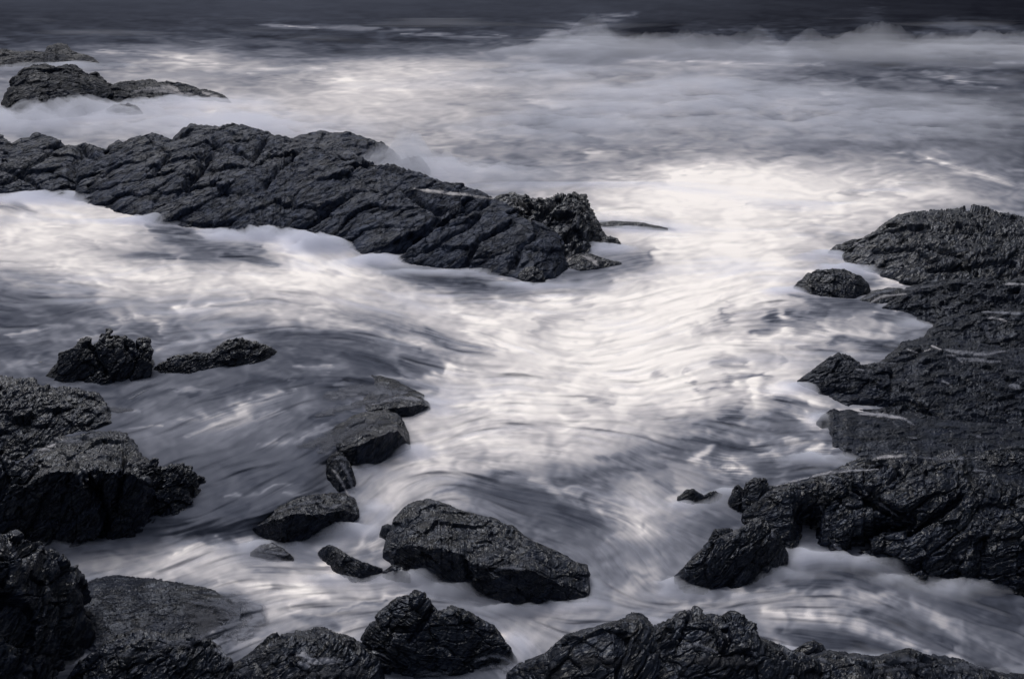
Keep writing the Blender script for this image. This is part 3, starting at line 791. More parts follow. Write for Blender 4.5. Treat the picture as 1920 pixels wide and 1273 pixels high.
EXTRA = [
 # outer sea: thin bright lines and drifts of spray
 ([(560, 51), (700, 55), (800, 56)], 3, .10), ([(760, 66), (860, 66), (950, 70)], 3, .22), ([(480, 48), (600, 52)], 3, .12), ([(380, 78), (440, 70)], 3, .08),
 ([(1000, 90), (1060, 60), (1120, 45), (1190, 28)], 9, .12), ([(1040, 96), (1085, 78), (1095, 68)], 6, .10), ([(1180, 100), (1200, 70), (1260, 50)], 16, -.06),
 ([(1280, 113), (1400, 121), (1550, 124)], 3, .22), ([(1165, 118), (1230, 113), (1300, 116)], 4, .12), ([(1440, 60), (1460, 85), (1480, 112)], 8, .12),
 ([(1500, 62), (1510, 90), (1550, 118)], 6, .08), ([(1360, 58), (1500, 58), (1620, 56)], 3, .06), ([(1650, 10), (1640, 30), (1660, 45)], 10, .06),
 ([(1730, 60), (1800, 50), (1900, 55)], 12, .07), ([(1850, 120), (1900, 117), (1930, 119)], 2, .22), ([(1730, 130), (1790, 150), (1870, 165)], 4, .16),
 ([(1600, 150), (1720, 152), (1900, 150)], 4, .05), ([(1450, 185), (1530, 190), (1600, 175)], 14, .08), ([(1430, 170), (1540, 175)], 8, -.06),
 ([(1120, 112), (1180, 98), (1260, 95)], 8, -.08), ([(1040, 118), (1080, 100)], 10, -.08),
 ([(1000, 230), (1035, 232)], 14, -.10), ([(1085, 265), (1115, 265)], 10, -.12), ([(960, 195), (1020, 190), (1060, 205)], 10, .06),
 ([(480, 138), (520, 130), (620, 128)], 3, .14), ([(490, 152), (620, 152), (700, 150)], 3, .12), ([(200, 95), (260, 100), (400, 118)], 5, .10),
 ([(270, 105), (350, 112), (430, 125)], 5, .08), ([(330, 140), (480, 150)], 4, -.05), ([(440, 145), (560, 135)], 5, -.06),
 ([(1420, 302), (1490, 294)], 3, -.16), ([(1500, 310), (1530, 312)], 4, -.12), ([(1580, 360), (1620, 365)], 5, -.22), ([(1650, 360), (1700, 370)], 4, -.16),
 ([(1410, 385), (1500, 392)], 6, -.12), ([(1610, 398), (1660, 400)], 4, -.12), ([(1700, 350), (1740, 342)], 5, -.14), ([(1540, 375), (1590, 400)], 10, .06),
 ([(1740, 300), (1830, 325), (1930, 350)], 5, .22), ([(1690, 285), (1780, 312)], 4, .10), ([(1790, 350), (1900, 355)], 8, -.10), ([(1720, 400), (1860, 390)], 8, -.10),
 ([(1280, 335), (1340, 330)], 14, .10), ([(1300, 350), (1290, 345)], 26, .10), ([(1080, 300), (1130, 290), (1180, 280)], 5, .10), ([(940, 310), (1010, 315)], 8, -.10),
 ([(1130, 418), (1250, 428)], 5, -.40), ([(1250, 330), (1190, 345), (1110, 350)], 6, .05), ([(1100, 400), (1200, 398)], 5, .08),
 # wash below the ridge
 ([(290, 430), (340, 438), (380, 446)], 9, -.34), ([(300, 450), (420, 462), (480, 462)], 5, -.18), ([(220, 478), (280, 478), (330, 484)], 6, -.28),
 ([(350, 486), (400, 488)], 7, -.26), ([(410, 478), (460, 482), (515, 494)], 7, -.40), ([(440, 466), (490, 462)], 4, -.22), ([(110, 450), (170, 454)], 5, -.16),
 ([(0, 388), (40, 390), (60, 398)], 5, -.36), ([(90, 470), (140, 480)], 3, -.10), ([(190, 455), (240, 452)], 4, -.10),
 ([(580, 470), (600, 480), (625, 490)], 8, -.22), ([(540, 455), (600, 500), (700, 525)], 14, .10), ([(690, 497), (760, 508), (850, 522), (950, 540)], 8, -.24),
 ([(720, 515), (800, 525), (900, 545), (1000, 552)], 5, -.18), ([(770, 505), (860, 512), (960, 530)], 3, .12), ([(785, 539), (805, 541)], 5, -.22),
 ([(1010, 550), (1100, 545), (1160, 530)], 6, -.12), ([(1060, 515), (1120, 510), (1170, 500), (1230, 480)], 10, -.20), ([(1130, 475), (1180, 478), (1240, 470)], 9, -.14),
 ([(900, 570), (1000, 562), (1200, 558)], 7, .10), ([(1120, 462), (1160, 470)], 6, .18),
 ([(0, 510), (60, 515), (130, 520)], 6, -.14), ([(0, 555), (50, 560), (100, 552)], 8, -.10), ([(0, 600), (60, 608)], 10, -.10), ([(30, 630), (90, 610), (130, 612)], 5, .14),
 ([(260, 600), (330, 590), (400, 572), (470, 555)], 6, .14), ([(315, 570), (350, 565)], 7, -.14), ([(420, 575), (520, 560), (600, 570)], 8, -.12), ([(100, 580), (200, 585)], 10, -.12),
 ([(240, 600), (200, 620), (160, 640)], 5, .10), ([(430, 625), (560, 622), (700, 640), (780, 660)], 9, -.22), ([(500, 612), (620, 615), (700, 625)], 5, .12),
 ([(640, 585), (720, 600), (790, 620)], 12, -.14), ([(790, 615), (850, 645), (915, 665)], 9, -.26), ([(700, 640), (760, 648), (800, 645)], 6, .14),
 ([(640, 660), (700, 672), (740, 695), (750, 702)], 9, -.22), ([(760, 680), (800, 685), (820, 690)], 10, -.22), ([(800, 665), (860, 675)], 6, -.12),
 ([(560, 650), (620, 655)], 8, -.10), ([(640, 715), (740, 720), (810, 730)], 6, -.20), ([(690, 705), (760, 710)], 3, .20), ([(780, 710), (830, 700), (900, 690)], 5, .14),
 ([(530, 660), (560, 700)], 8, -.06), ([(300, 610), (290, 640), (300, 660)], 8, .16), ([(340, 645), (420, 632)], 4, .12),
 # the bright tumbling centre
 ([(1000, 615), (1050, 600), (1090, 598)], 7, -.18), ([(990, 590), (930, 595), (900, 605)], 6, -.06), ([(870, 600), (930, 610), (960, 625)], 4, .08), ([(880, 625), (940, 655), (990, 660)], 6, .08),
 ([(1225, 700), (1245, 706)], 5, -.24), ([(1110, 745), (1150, 755)], 11, -.24), ([(1060, 780), (1120, 775)], 6, -.10), ([(1190, 780), (1240, 770)], 10, -.12),
 ([(1180, 640), (1190, 670)], 14, .07), ([(1060, 640), (1120, 645)], 9, .06), ([(1120, 700), (1180, 695)], 10, .07), ([(980, 740), (1060, 720)], 8, -.06),
 ([(870, 760), (960, 770)], 6, .05), ([(820, 800), (880, 790)], 8, -.06), ([(920, 800), (1000, 810)], 9, -.05), ([(760, 870), (900, 872), (1050, 850)], 10, .06),
 # right channel swirls
 ([(1355, 578), (1365, 576)], 9, -.26), ([(1360, 592), (1362, 600)], 9, -.24), ([(1330, 620), (1360, 608)], 9, -.20), ([(1300, 615), (1320, 625)], 8, -.16),
 ([(1410, 620), (1450, 605), (1485, 605)], 10, -.30), ([(1440, 590), (1465, 592)], 7, -.26), ([(1480, 585), (1510, 595), (1525, 598)], 7, -.32), ([(1520, 580), (1550, 580)], 5, -.22),
 ([(1380, 642), (1440, 635), (1480, 615)], 4, .16), ([(1470, 590), (1490, 605), (1480, 625), (1560, 622), (1680, 636)], 7, .24), ([(1500, 600), (1580, 596), (1600, 590)], 6, .12),
 ([(1550, 642), (1590, 635), (1640, 645), (1720, 650)], 8, -.30), ([(1510, 655), (1560, 655)], 7, -.22), ([(1590, 655), (1620, 652)], 6, .20), ([(1650, 590), (1690, 600)], 8, -.28),
 ([(1640, 585), (1700, 592), (1740, 595)], 3, .18), ([(1330, 680), (1400, 685)], 8, -.26), ([(1460, 675), (1475, 678)], 6, -.18), ([(1280, 700), (1290, 695)], 6, -.20),
 ([(1300, 725), (1370, 712), (1440, 708)], 6, -.34), ([(1390, 730), (1480, 735), (1560, 765)], 6, .22), ([(1440, 745), (1520, 755)], 8, -.28), ([(1370, 765), (1385, 775)], 17, -.30),
 ([(1420, 745), (1425, 770)], 8, .16), ([(1300, 795), (1350, 800)], 12, -.20), ([(1440, 775), (1480, 785)], 14, -.26), ([(1350, 790), (1400, 805)], 10, -.14),
 ([(1510, 770), (1505, 785), (1545, 800)], 5, .36), ([(1580, 775), (1650, 778), (1700, 790)], 5, .10), ([(1480, 815), (1510, 825)], 12, .30), ([(1420, 820), (1430, 840)], 12, .18),
 ([(1280, 830), (1340, 838), (1430, 845)], 5, -.26), ([(1290, 845), (1360, 850)], 8, .06), ([(1530, 845), (1560, 842)], 9, .36), ([(1300, 860), (1400, 880)], 12, .14), ([(1350, 870), (1405, 890)], 10, .26),
 ([(1420, 850), (1470, 860)], 6, .20), ([(1460, 895), (1420, 880)], 8, -.10),
 ([(1690, 530), (1640, 515), (1605, 500)], 7, .40), ([(1630, 545), (1690, 535)], 6, .16), ([(1500, 560), (1580, 570), (1640, 572)], 8, -.22), ([(1480, 470), (1550, 485)], 8, -.10), ([(1490, 505), (1540, 495)], 7, -.12),
 ([(1460, 555), (1500, 560)], 6, -.12), ([(1360, 540), (1390, 550)], 9, -.06),
 # shelf pool on the left
 ([(350, 745), (420, 735), (480, 718), (540, 715)], 8, -.16), ([(330, 738), (400, 728)], 3, .10), ([(340, 780), (430, 770), (520, 740), (545, 732)], 8, .22), ([(350, 820), (440, 790), (520, 765)], 8, .16),
 ([(200, 750), (330, 735)], 4, -.10), ([(230, 768), (270, 772)], 2, .14), ([(210, 800), (310, 801)], 2, .20), ([(560, 690), (640, 688)], 4, .20), ([(560, 715), (640, 720)], 9, -.12),
 ([(610, 800), (650, 768), (700, 765)], 5, .16), ([(480, 832), (560, 830), (630, 800)], 4, .12), ([(590, 720), (620, 700)], 4, .12), ([(400, 860), (480, 900)], 8, -.06),
 ([(430, 930), (500, 925), (560, 905)], 3, .10), ([(420, 955), (470, 948)], 5, -.10), ([(540, 930), (600, 925)], 3, .10), ([(630, 840), (645, 860), (655, 900)], 6, .1), ([(600, 790), (640, 780)], 7, -.12),
 ([(570, 795), (640, 778), (700, 765)], 14, -.10), ([(560, 845), (640, 830), (700, 805)], 16, -.10), ([(650, 880), (640, 920), (600, 925)], 12, -.06),
 # lower channel
 ([(820, 925), (900, 895), (960, 890)], 10, -.18), ([(900, 920), (1000, 930), (1080, 970), (1120, 980)], 24, -.13), ([(1000, 905), (1080, 930), (1150, 960), (1210, 990)], 12, .20),
 ([(1160, 950), (1200, 975), (1215, 990)], 16, .14), ([(700, 905), (800, 905)], 6, .05), ([(1040, 905), (1180, 880), (1240, 870)], 8, -.14), ([(1060, 960), (1110, 980)], 14, -.08),
 ([(1130, 860), (1200, 850), (1260, 840)], 10, -.16), ([(1230, 905), (1270, 930)], 8, -.20), ([(1290, 948), (1340, 940)], 5, .24), ([(1290, 975), (1350, 985)], 14, -.10), ([(1350, 965), (1400, 1000)], 6, .06),
 ([(1130, 1010), (1250, 1000)], 8, .08), ([(1110, 1060), (1120, 1110)], 22, -.10), ([(1180, 1120), (1220, 1090), (1250, 1040)], 16, .06),
 ([(780, 1080), (900, 1135), (1000, 1160)], 10, -.08), ([(1040, 1130), (1020, 1150), (1080, 1140)], 14, .12), ([(960, 1190), (980, 1240)], 16, .14), ([(1040, 1170), (1140, 1170), (1200, 1150)], 6, -.08),
 ([(690, 985), (705, 1010), (700, 1040)], 12, .14), ([(610, 1035), (630, 1070)], 12, .14), ([(770, 1075), (790, 1090)], 10, .14), ([(640, 1000), (680, 990)], 10, -.10),
 ([(320, 1050), (380, 1025), (430, 1015), (475, 1020)], 8, .20), ([(420, 1010), (480, 1014)], 5, .10), ([(150, 1035), (250, 1045), (350, 1040)], 6, -.12), ([(380, 1015), (420, 1000)], 8, -.12), ([(240, 1095), (290, 1098)], 8, -.22),
 ([(340, 1095), (400, 1090)], 5, -.14), ([(160, 1110), (240, 1085), (290, 1072)], 6, .14), ([(150, 1090), (190, 1085)], 8, -.14), ([(300, 1110), (380, 1105), (430, 1090), (560, 1110), (640, 1120)], 6, .14),
 ([(440, 1050), (520, 1065)], 8, -.10), ([(480, 1068), (560, 1070)], 6, -.10), ([(400, 1120), (480, 1130)], 14, -.16), ([(580, 1125), (640, 1130)], 8, -.10), ([(560, 1150), (640, 1180)], 10, -.12),
 ([(420, 1190), (500, 1160), (560, 1140)], 8, .10), ([(600, 1150), (700, 1128), (760, 1110)], 6, .10), ([(640, 1140), (730, 1128)], 3, -.20), ([(430, 1220), (520, 1190)], 8, .08), ([(640, 1200), (680, 1170)], 12, .12),
 ([(100, 1260), (130, 1240), (165, 1230)], 10, .24),
 # outflow on the right
 ([(1290, 1140), (1400, 1120), (1500, 1110), (1600, 1115), (1700, 1140), (1780, 1180), (1930, 1250)], 16, .10), ([(1440, 1150), (1550, 1160), (1640, 1190), (1740, 1215), (1800, 1232)], 12, .16),
 ([(1480, 1190), (1560, 1195), (1680, 1225)], 14, -.20), ([(1610, 1145), (1660, 1160), (1720, 1175), (1790, 1205)], 12, -.26), ([(1480, 1090), (1600, 1075), (1750, 1090), (1900, 1110)], 12, -.22), ([(1560, 1235), (1640, 1242)], 8, .16),
 ([(1440, 1215), (1500, 1225)], 8, .14), ([(1480, 1075), (1450, 1095), (1380, 1120)], 6, .10), ([(1790, 1130), (1920, 1170)], 20, -.14), ([(1290, 1130), (1320, 1125)], 10, -.02), ([(1560, 1055), (1640, 1050), (1680, 1045)], 8, .12),
 ([(1740, 1095), (1820, 1100)], 6, .10), ([(1640, 1180), (1700, 1160)], 5, -.06), ([(1500, 1030), (1510, 1060)], 14, .24), ([(1300, 1165), (1400, 1190)], 10, -.06),
]
for e_ in EXTRA:
    k_ = 1.1 if e_[0][0][1] < 125 else (.85 if e_[0][0][0] < 520 and 380 < e_[0][0][1] < 500 else 1)
    ln_ = sum(math.dist(a_, b_) for a_, b_ in zip(e_[0], e_[0][1:]))
    if e_[2] > .18:                      # keep the bright foam soft
        k_ *= .62 if e_[1] <= 5 else .8
    if ln_ < 70:
        k_ *= .85
    streak(e_[0], e_[1] * (1.35 if ln_ < 70 or e_[1] <= 5 else 1.1), e_[2] * k_)

# the sheet itself: a fan from under the rocks in front out to the open sea
gx = np.concatenate([np.linspace(-1500, -60, 130)[:-1], np.arange(-60, 1981, 1.75), np.linspace(1982, 3420, 130)])
gy = np.concatenate([[-66, -64, -60, -54, -46, -36, -26], np.arange(-18, 1300, 1.75), np.linspace(1302, 1900, 60)])
PX, PY = np.meshgrid(gx, gy)
nr, nc = PX.shape


def lerp_base(x, y):
    cx = np.clip(x, 0, 1920) / 80
    i = np.clip(np.floor(cx).astype(int), 0, 23)
    fx = cx - i
    fx = fx * fx * (3 - 2 * fx) * .5 + fx * .5
    j = np.clip(np.searchsorted(BY, y, side='right') - 1, 0, len(BY) - 2)
    fy = np.clip((y - BY[j]) / (BY[j + 1] - BY[j]), 0, 1)
    return (BM[j, i] * (1 - fx) + BM[j, i + 1] * fx) * (1 - fy) + (BM[j + 1, i] * (1 - fx) + BM[j + 1, i + 1] * fx) * fy


GX, GY = ground(PX, PY, 0.0)
# coordinates in which a patch of the sea keeps its true proportions at any distance
cu, cv = GX / GY * FP, FP * np.log(GY)

# heading of the water everywhere
wsum = np.full(PX.shape, 1e-6)
vx = np.full(PX.shape, 1e-6)
vy = np.zeros(PX.shape)
for (fx_, fy_, ang, rad) in FLOW:
    ysc = 1.6 if fy_ < 700 else 1.25
    w = np.exp(-(((PX - fx_) / rad) ** 2 + (ysc * (PY - fy_) / rad) ** 2) * .5) + 1e-9
    wsum += w
    vx += w * math.cos(R(ang))
    vy += w * math.sin(R(ang))
wob = perlin(cu / 200, cv / 260, 0 * cu + 3) * .34 + perlin(cu / 80, cv / 110, 0 * cu + 9) * .16
th = np.arctan2(vy, vx) + wob * np.clip((PY - 60) / 300, .08, 1)
vx, vy = np.cos(th), np.sin(th)


def lic(src, length, step=2.0):
    """smear src along the flow, as moving foam smears itself during a long look"""
    n = int(length / step / 2)
    acc = src.copy()
    tot = 1.0
    dxg = np.gradient(gx)[None, :]
    dyg = np.gradient(gy)[:, None]
    J0, I0 = np.meshgrid(np.arange(nc, dtype=float), np.arange(nr, dtype=float))
    sx, sy = vx * step / np.maximum(dxg, 1.75), vy * step / np.maximum(dyg, 1.75)
    for sgn in (1, -1):
        I, J = I0.copy(), J0.copy()
        for k in range(n):
            ii = np.clip(I, 0, nr - 1.001)
            jj = np.clip(J, 0, nc - 1.001)
            a, b = ii.astype(np.int32), jj.astype(np.int32)
            I += sgn * sy[a, b]
            J += sgn * sx[a, b]
            ii = np.clip(I, 0, nr - 1.001)
            jj = np.clip(J, 0, nc - 1.001)
            a, b = ii.astype(np.int32), jj.astype(np.int32)
            fa, fb = ii - a, jj - b
            s = (src[a, b] * (1 - fa) + src[a + 1, b] * fa) * (1 - fb) + (src[a, b + 1] * (1 - fa) + src[a + 1, b + 1] * fa) * fb
            w = 1 - k / n
            acc += w * s
            tot += w
    return acc / tot


zz = 0 * cu
fine = lic(fbm(cu / 6, cv / 8, zz, 2, .7), 70, 2.5)             # thin long threads
med = lic(fbm(cu / 24, cv / 32, zz + 5, 4, .62), 110, 3)          # long bands
bigs = lic(fbm(cu / 60, cv / 100, zz + 8, 3), 200, 6)
wrp = fbm(cu / 110, cv / 150, zz + 31, 3)
wrp2 = fbm(cu / 40, cv / 56, zz + 77, 3)
curl = fbm(cu / 56 + 1.6 * wrp + .5 * wrp2, cv / 84 - 1.4 * wrp + .5 * wrp2, zz + 12, 6, .53)
wisp = fbm(cu / 34 + 1.2 * wrp + .8 * wrp2, cv / 50 - wrp + .8 * wrp2, zz + 45, 5, .55, True)
curl = lic(curl, 8)
wisp = -lic(wisp, 10)
fluff = lic(fbm(cu / 15 + 1.5 * wrp2 + .8 * wrp, cv / 19 + 1.5 * wrp2, zz + 91, 4, .62), 14)
fine, med, bigs, curl, wisp, fluff = [(a_ - a_.mean()) / a_.std() for a_ in (fine, med, bigs, curl, wisp, fluff)]
calm = .35 + .9 * sstep(-.35, .45, fbm(cu / 130, cv / 150, zz + 61, 3))     # smooth stretches between textured ones

tone = np.interp(lerp_base(PX, PY), [0, .25, .45, .55, .66, .85, 1], [0, .20, .375, .465, .595, .875, 1.03])
# hand placed streaks bend with the flow noise
qx = PX + 5 * med + 6 * curl
qy = PY + (2.2 * bigs + 1.6 * curl) * np.clip((PY + 40) / 500, .3, 1.6)
for pts, wd, dv in S:
    pts = np.array(pts, float)
    lo, hi = pts.min(0) - 4 * wd - 24, pts.max(0) + 4 * wd + 24
    c0, c1 = np.searchsorted(gx, [lo[0], hi[0]])
    r0, r1 = np.searchsorted(gy, [lo[1], hi[1]])
    if c1 <= c0 or r1 <= r0:
        continue
    x_, y_ = qx[r0:r1, c0:c1], qy[r0:r1, c0:c1]
    dm = np.full(x_.shape, 1e9)
    L = np.concatenate([[0], np.cumsum(np.hypot(*np.diff(pts, axis=0).T))])
    best = np.zeros(x_.shape)
    for q in range(len(pts) - 1):
        p0, v = pts[q], pts[q + 1] - pts[q]
        tt = np.clip(((x_ - p0[0]) * v[0] + (y_ - p0[1]) * v[1]) / (v @ v), 0, 1)
        d = np.hypot((x_ - p0[0] - tt * v[0]) * .8, y_ - p0[1] - tt * v[1])
        m_ = d < dm
        best = np.where(m_, (L[q] + tt * (L[q + 1] - L[q])) / L[-1], best)
        dm = np.minimum(dm, d)
    ww = wd * (.45 + .75 * np.sin(np.clip(best, .04, .96) * math.pi))
    tone[r0:r1, c0:c1] += dv * np.exp(-(dm / ww) ** 2 * .8) * np.clip(.9 + .35 * curl[r0:r1, c0:c1] + .25 * fine[r0:r1, c0:c1], .1, 1.5)

amp_ = np.interp(PY, [-40, 20, 60, 110, 200, 300, 500, 800, 1100, 1300], [.005, .007, .025, .042, .036, .048, .056, .054, .036, .032])
mid = 1 - .45 * sstep(.72, 1.0, tone)
pond = 1 - .70 * np.exp(-((PX - 400) / 290) ** 2 - ((PY - 840) / 190) ** 2)
tone = tone + amp_ * mid * pond * (calm * (.17 * fine + .13 * med + .12 * wisp + .46 * fluff) + .30 * bigs + .85 * curl)
low_ = .40 - (.40 - tone) * .62          # even the clearest water of the bay carries some foam
tone = np.where((tone < .40) & (PY > 130), low_ * sstep(130, 260, PY) + tone * (1 - sstep(130, 260, PY)), tone)
tone = np.clip(tone, .1, 1.0)
# how much foam makes that tone (tone seen -> share of light sent back -> foam)
GAIN = 1.0
lin = (np.clip(tone, 0, 1) ** 2.2) / GAIN
foam_x = np.array([0, .25, .6, 1.0])
foam_y = np.array([.010, .215, .56, .90])
foam = np.interp(lin, foam_y, foam_x)

# level of the water: the pool on the left stands behind its lip, slow swell further out
def bump2(x, y, cx, cy, rx, ry):
    return np.exp(-(((x - cx) / rx) ** 2 + ((y - cy) / ry) ** 2))


swell = np.interp(PY, [-60, 60, 130, 300, 700, 1300], [.0, .03, .04, .04, .02, .012])
WZ = swell * (perlin(cu / 260, cv / 160, zz + 2)) + .006 * med * np.clip(PY / 600, .2, 1)
lip = sstep(0, 1, (np.interp(PY, [600, 700, 760, 830, 870, 930, 1000, 1040], [560, 720, 740, 700, 640, 610, 480, 420]) - PX) / 60) * sstep(640, 720, PY) * (1 - sstep(965, 1015, PY))
WZ = WZ + .13 * lip
WX, WY = ground(PX, PY, WZ)
P = np.stack([WX, WY, WZ], -1)
sea = grid_mesh('sea', P[::-1], M_WATER, attrs={'foam': foam[::-1]})
tag(sea, 'milky long exposure sea swirling white between dark rocks', None, None, 'structure')
# open sea beyond and around, and the sea bed under it
far = grid_mesh('open_sea', np.stack(np.meshgrid(np.linspace(-4000, 4000, 9), np.linspace(-200, 5000, 9)) + [np.full((9, 9), -.9)], -1), M_WATER,
                attrs={'foam': np.full((9, 9), .1)})
tag(far, 'dark open sea reaching the horizon', None, None, 'structure')
# ================================================================== THIN WATER ON THE ROCKS
bpy.context.view_layer.update()
dg = bpy.context.evaluated_depsgraph_get()
EYE = Vector((0, 0, CAM_H))
# (course, half width, tone, cover)
FILM = [
 ([(560, 838), (620, 822), (680, 800), (720, 792)], 13, .30, .75), ([(590, 780), (650, 765), (710, 750)], 8, .34, .85),
 ([(790, 358), (840, 363), (880, 367), (925, 373)], 3.5, .70, .8), ([(775, 354), (800, 357), (840, 361)], 2, .75, .8),
 ([(375, 243), (400, 241), (425, 239)], 2, .6, .6),
 ([(1070, 470), (1068, 480), (1062, 492)], 4, .85, .8), ([(1078, 468), (1072, 478)], 3, .9, .8), ([(1100, 425), (1096, 450), (1092, 478)], 4, .45, .6), ([(1085, 400), (1082, 430)], 3, .4, .5),
 ([(1090, 480), (1110, 487), (1122, 500)], 5, .7, .7), ([(1010, 412), (1025, 418)], 3, .55, .5),
 ([(245, 172), (290, 168), (350, 178), (400, 190)], 6, .6, .6), ([(250, 190), (320, 192), (360, 186)], 8, .66, .8), ([(300, 160), (330, 168), (345, 182)], 6, .7, .7), ([(380, 172), (415, 188)], 5, .66, .7),
 ([(200, 206), (230, 200), (255, 206)], 3, .6, .6),
 ([(1600, 455), (1620, 465)], 3, .55, .5), ([(1620, 562), (1650, 548), (1680, 543)], 5, .42, .8), ([(1630, 570), (1650, 556), (1700, 552)], 3, .62, .7),
 ([(1690, 545), (1720, 540), (1760, 535)], 3, .4, .5), ([(1880, 532), (1930, 534)], 2.5, .55, .8), ([(1800, 531), (1830, 533)], 2, .4, .6),
 ([(1840, 585), (1880, 586), (1940, 592)], 4, .48, .8), ([(1850, 597), (1870, 597), (1888, 603)], 3.5, .62, .85), ([(1845, 605), (1850, 620), (1858, 640)], 6, .34, .6),
 ([(1745, 648), (1765, 656)], 2.5, .62, .8), ([(1770, 656), (1800, 662), (1850, 665), (1885, 658)], 5, .50, .65), ([(1775, 665), (1800, 672), (1850, 678), (1875, 678)], 5, .46, .6), ([(1790, 668), (1805, 680)], 3, .5, .7),
 ([(1730, 660), (1745, 655)], 2, .7, .8), ([(1700, 655), (1720, 662)], 2, .6, .6), ([(1890, 695), (1940, 698)], 4, .3, .8), ([(1890, 725), (1905, 722), (1912, 730)], 6, .42, .95),
 ([(1765, 715), (1780, 720)], 2.5, .5, .8), ([(1605, 692), (1620, 694)], 3, .5, .7), ([(1640, 680), (1680, 682)], 3, .36, .6), ([(1610, 776), (1650, 778), (1700, 786)], 5, .55, .9),
 ([(1690, 784), (1715, 798)], 3, .4, .7), ([(1820, 815), (1840, 820)], 4, .36, .7), ([(1700, 820), (1720, 822)], 2, .4, .7), ([(1650, 880), (1560, 885), (1480, 905), (1450, 912)], 2.5, .55, .9),
 ([(1545, 891), (1590, 880), (1625, 868)], 2, .55, .8), ([(1635, 862), (1660, 857), (1700, 854)], 4, .62, .85), ([(1700, 854), (1760, 862), (1840, 858)], 2.5, .42, .7), ([(1555, 892), (1580, 898)], 2, .45, .8),
 ([(1640, 938), (1660, 950), (1685, 968)], 3, .42, .9), ([(1590, 945), (1600, 948)], 2.5, .36, .8), ([(1560, 1015), (1575, 1030), (1582, 1036)], 3.5, .45, .8), ([(1447, 992), (1450, 1010)], 2.5, .4, .7),
 ([(1815, 880), (1850, 885)], 3, .4, .7), ([(1640, 960), (1655, 962)], 2, .36, .7), ([(1725, 1035), (1745, 1032)], 2, .32, .6), ([(1538, 945), (1542, 960)], 2.5, .34, .6),
 ([(1270, 1090), (1275, 1105)], 3, .45, .6), ([(1370, 1070), (1380, 1076)], 3, .3, .6), ([(1395, 935), (1398, 955)], 5, .32, .7),
 # pool lip
 ([(600, 850), (630, 820), (680, 790)], 18, .30, .8), ([(610, 745), (680, 730), (760, 738)], 16, .36, .9), ([(690, 760), (750, 745), (795, 752)], 5, .5, .7),
 ([(625, 878), (638, 900), (655, 932)], 4, .62, .7), ([(638, 866), (652, 888), (664, 925)], 5, .5, .6), ([(622, 862), (640, 856), (655, 866)], 4, .36, .7),
 ([(520, 960), (560, 945), (600, 940)], 4, .34, .6), ([(600, 945), (615, 955), (640, 945)], 4, .4, .6), ([(630, 800), (680, 792), (730, 790)], 9, .24, .7), ([(660, 760), (700, 750), (740, 748)], 8, .27, .8), ([(640, 815), (690, 805)], 8, .24, .6),
 ([(480, 1030), (510, 1035), (540, 1040)], 6, .5, .7), ([(500, 1045), (530, 1050)], 6, .56, .7), ([(480, 1040), (520, 1044)], 7, .5, .7),
 # left rocks
 ([(90, 838), (105, 832)], 4, .62, .9), ([(70, 845), (90, 842)], 3, .6, .8), ([(110, 830), (150, 822), (190, 815)], 6, .34, .8), ([(35, 872), (65, 870)], 3, .38, .8), ([(40, 890), (55, 888)], 6, .42, .7),
 ([(190, 762), (220, 770), (250, 768)], 5, .30, .8), ([(240, 750), (280, 728)], 2, .45, .6),
 # drowned slab
  ([(350, 1140), (400, 1165), (360, 1195)], 22, .24, .8), ([(400, 1128), (450, 1150), (420, 1195)], 26, .34, 1.0), ([(440, 1125), (485, 1155), (440, 1200)], 22, .44, 1.0),
 ([(360, 1128), (420, 1137), (470, 1147)], 9, .30, .9), ([(340, 1165), (390, 1160), (460, 1150)], 9, .26, .8), ([(280, 1215), (340, 1205), (420, 1185)], 8, .34, .7),
 ([(170, 1226), (230, 1228), (300, 1224)], 6, .26, .8),
 # bottom rocks
 ([(400, 1215), (415, 1225), (430, 1232)], 7, .48, .85), ([(245, 1262), (258, 1250)], 4, .45, .9), ([(555, 1225), (575, 1232), (590, 1240), (640, 1238)], 9, .52, .95), ([(560, 1240), (580, 1252)], 7, .5, .9), ([(535, 1225), (537, 1232)], 3, .4, .8),
 ([(560, 1260), (620, 1262), (690, 1258)], 10, .22, .8), ([(430, 1262), (470, 1255)], 8, .32, .7), ([(805, 938), (822, 945)], 4, .36, .8), ([(925, 1070), (950, 1064), (985, 1068)], 4, .34, .8), ([(895, 1048), (915, 1050)], 3, .30, .7),
 ([(890, 1240), (920, 1228), (945, 1232), (965, 1245)], 5, .5, .85), ([(900, 1255), (930, 1245), (960, 1262)], 7, .4, .8), ([(780, 1262), (840, 1262)], 6, .4, .8), ([(1060, 1240), (1120, 1235), (1200, 1250)], 12, .15, .6),
 ([(1300, 1205), (1330, 1218), (1345, 1222)], 5, .4, .85), ([(1285, 1210), (1330, 1222)], 3, .32, .7), ([(1290, 1240), (1340, 1236), (1420, 1245)], 12, .16, .7), ([(1408, 1218), (1420, 1230)], 4, .32, .8), ([(1440, 1246), (1455, 1252)], 3, .3, .7),
 ([(1535, 1235), (1550, 1242)], 6, .36, .7), ([(1640, 1262), (1700, 1250), (1760, 1240)], 8, .26, .7), ([(1640, 1250), (1700, 1235), (1720, 1238)], 6, .34, .7), ([(1780, 1255), (1840, 1245), (1900, 1262)], 10, .34, .6),
]
fv, ff, ffoam, fcov = [], [], [], []
fr = np.random.RandomState(4)
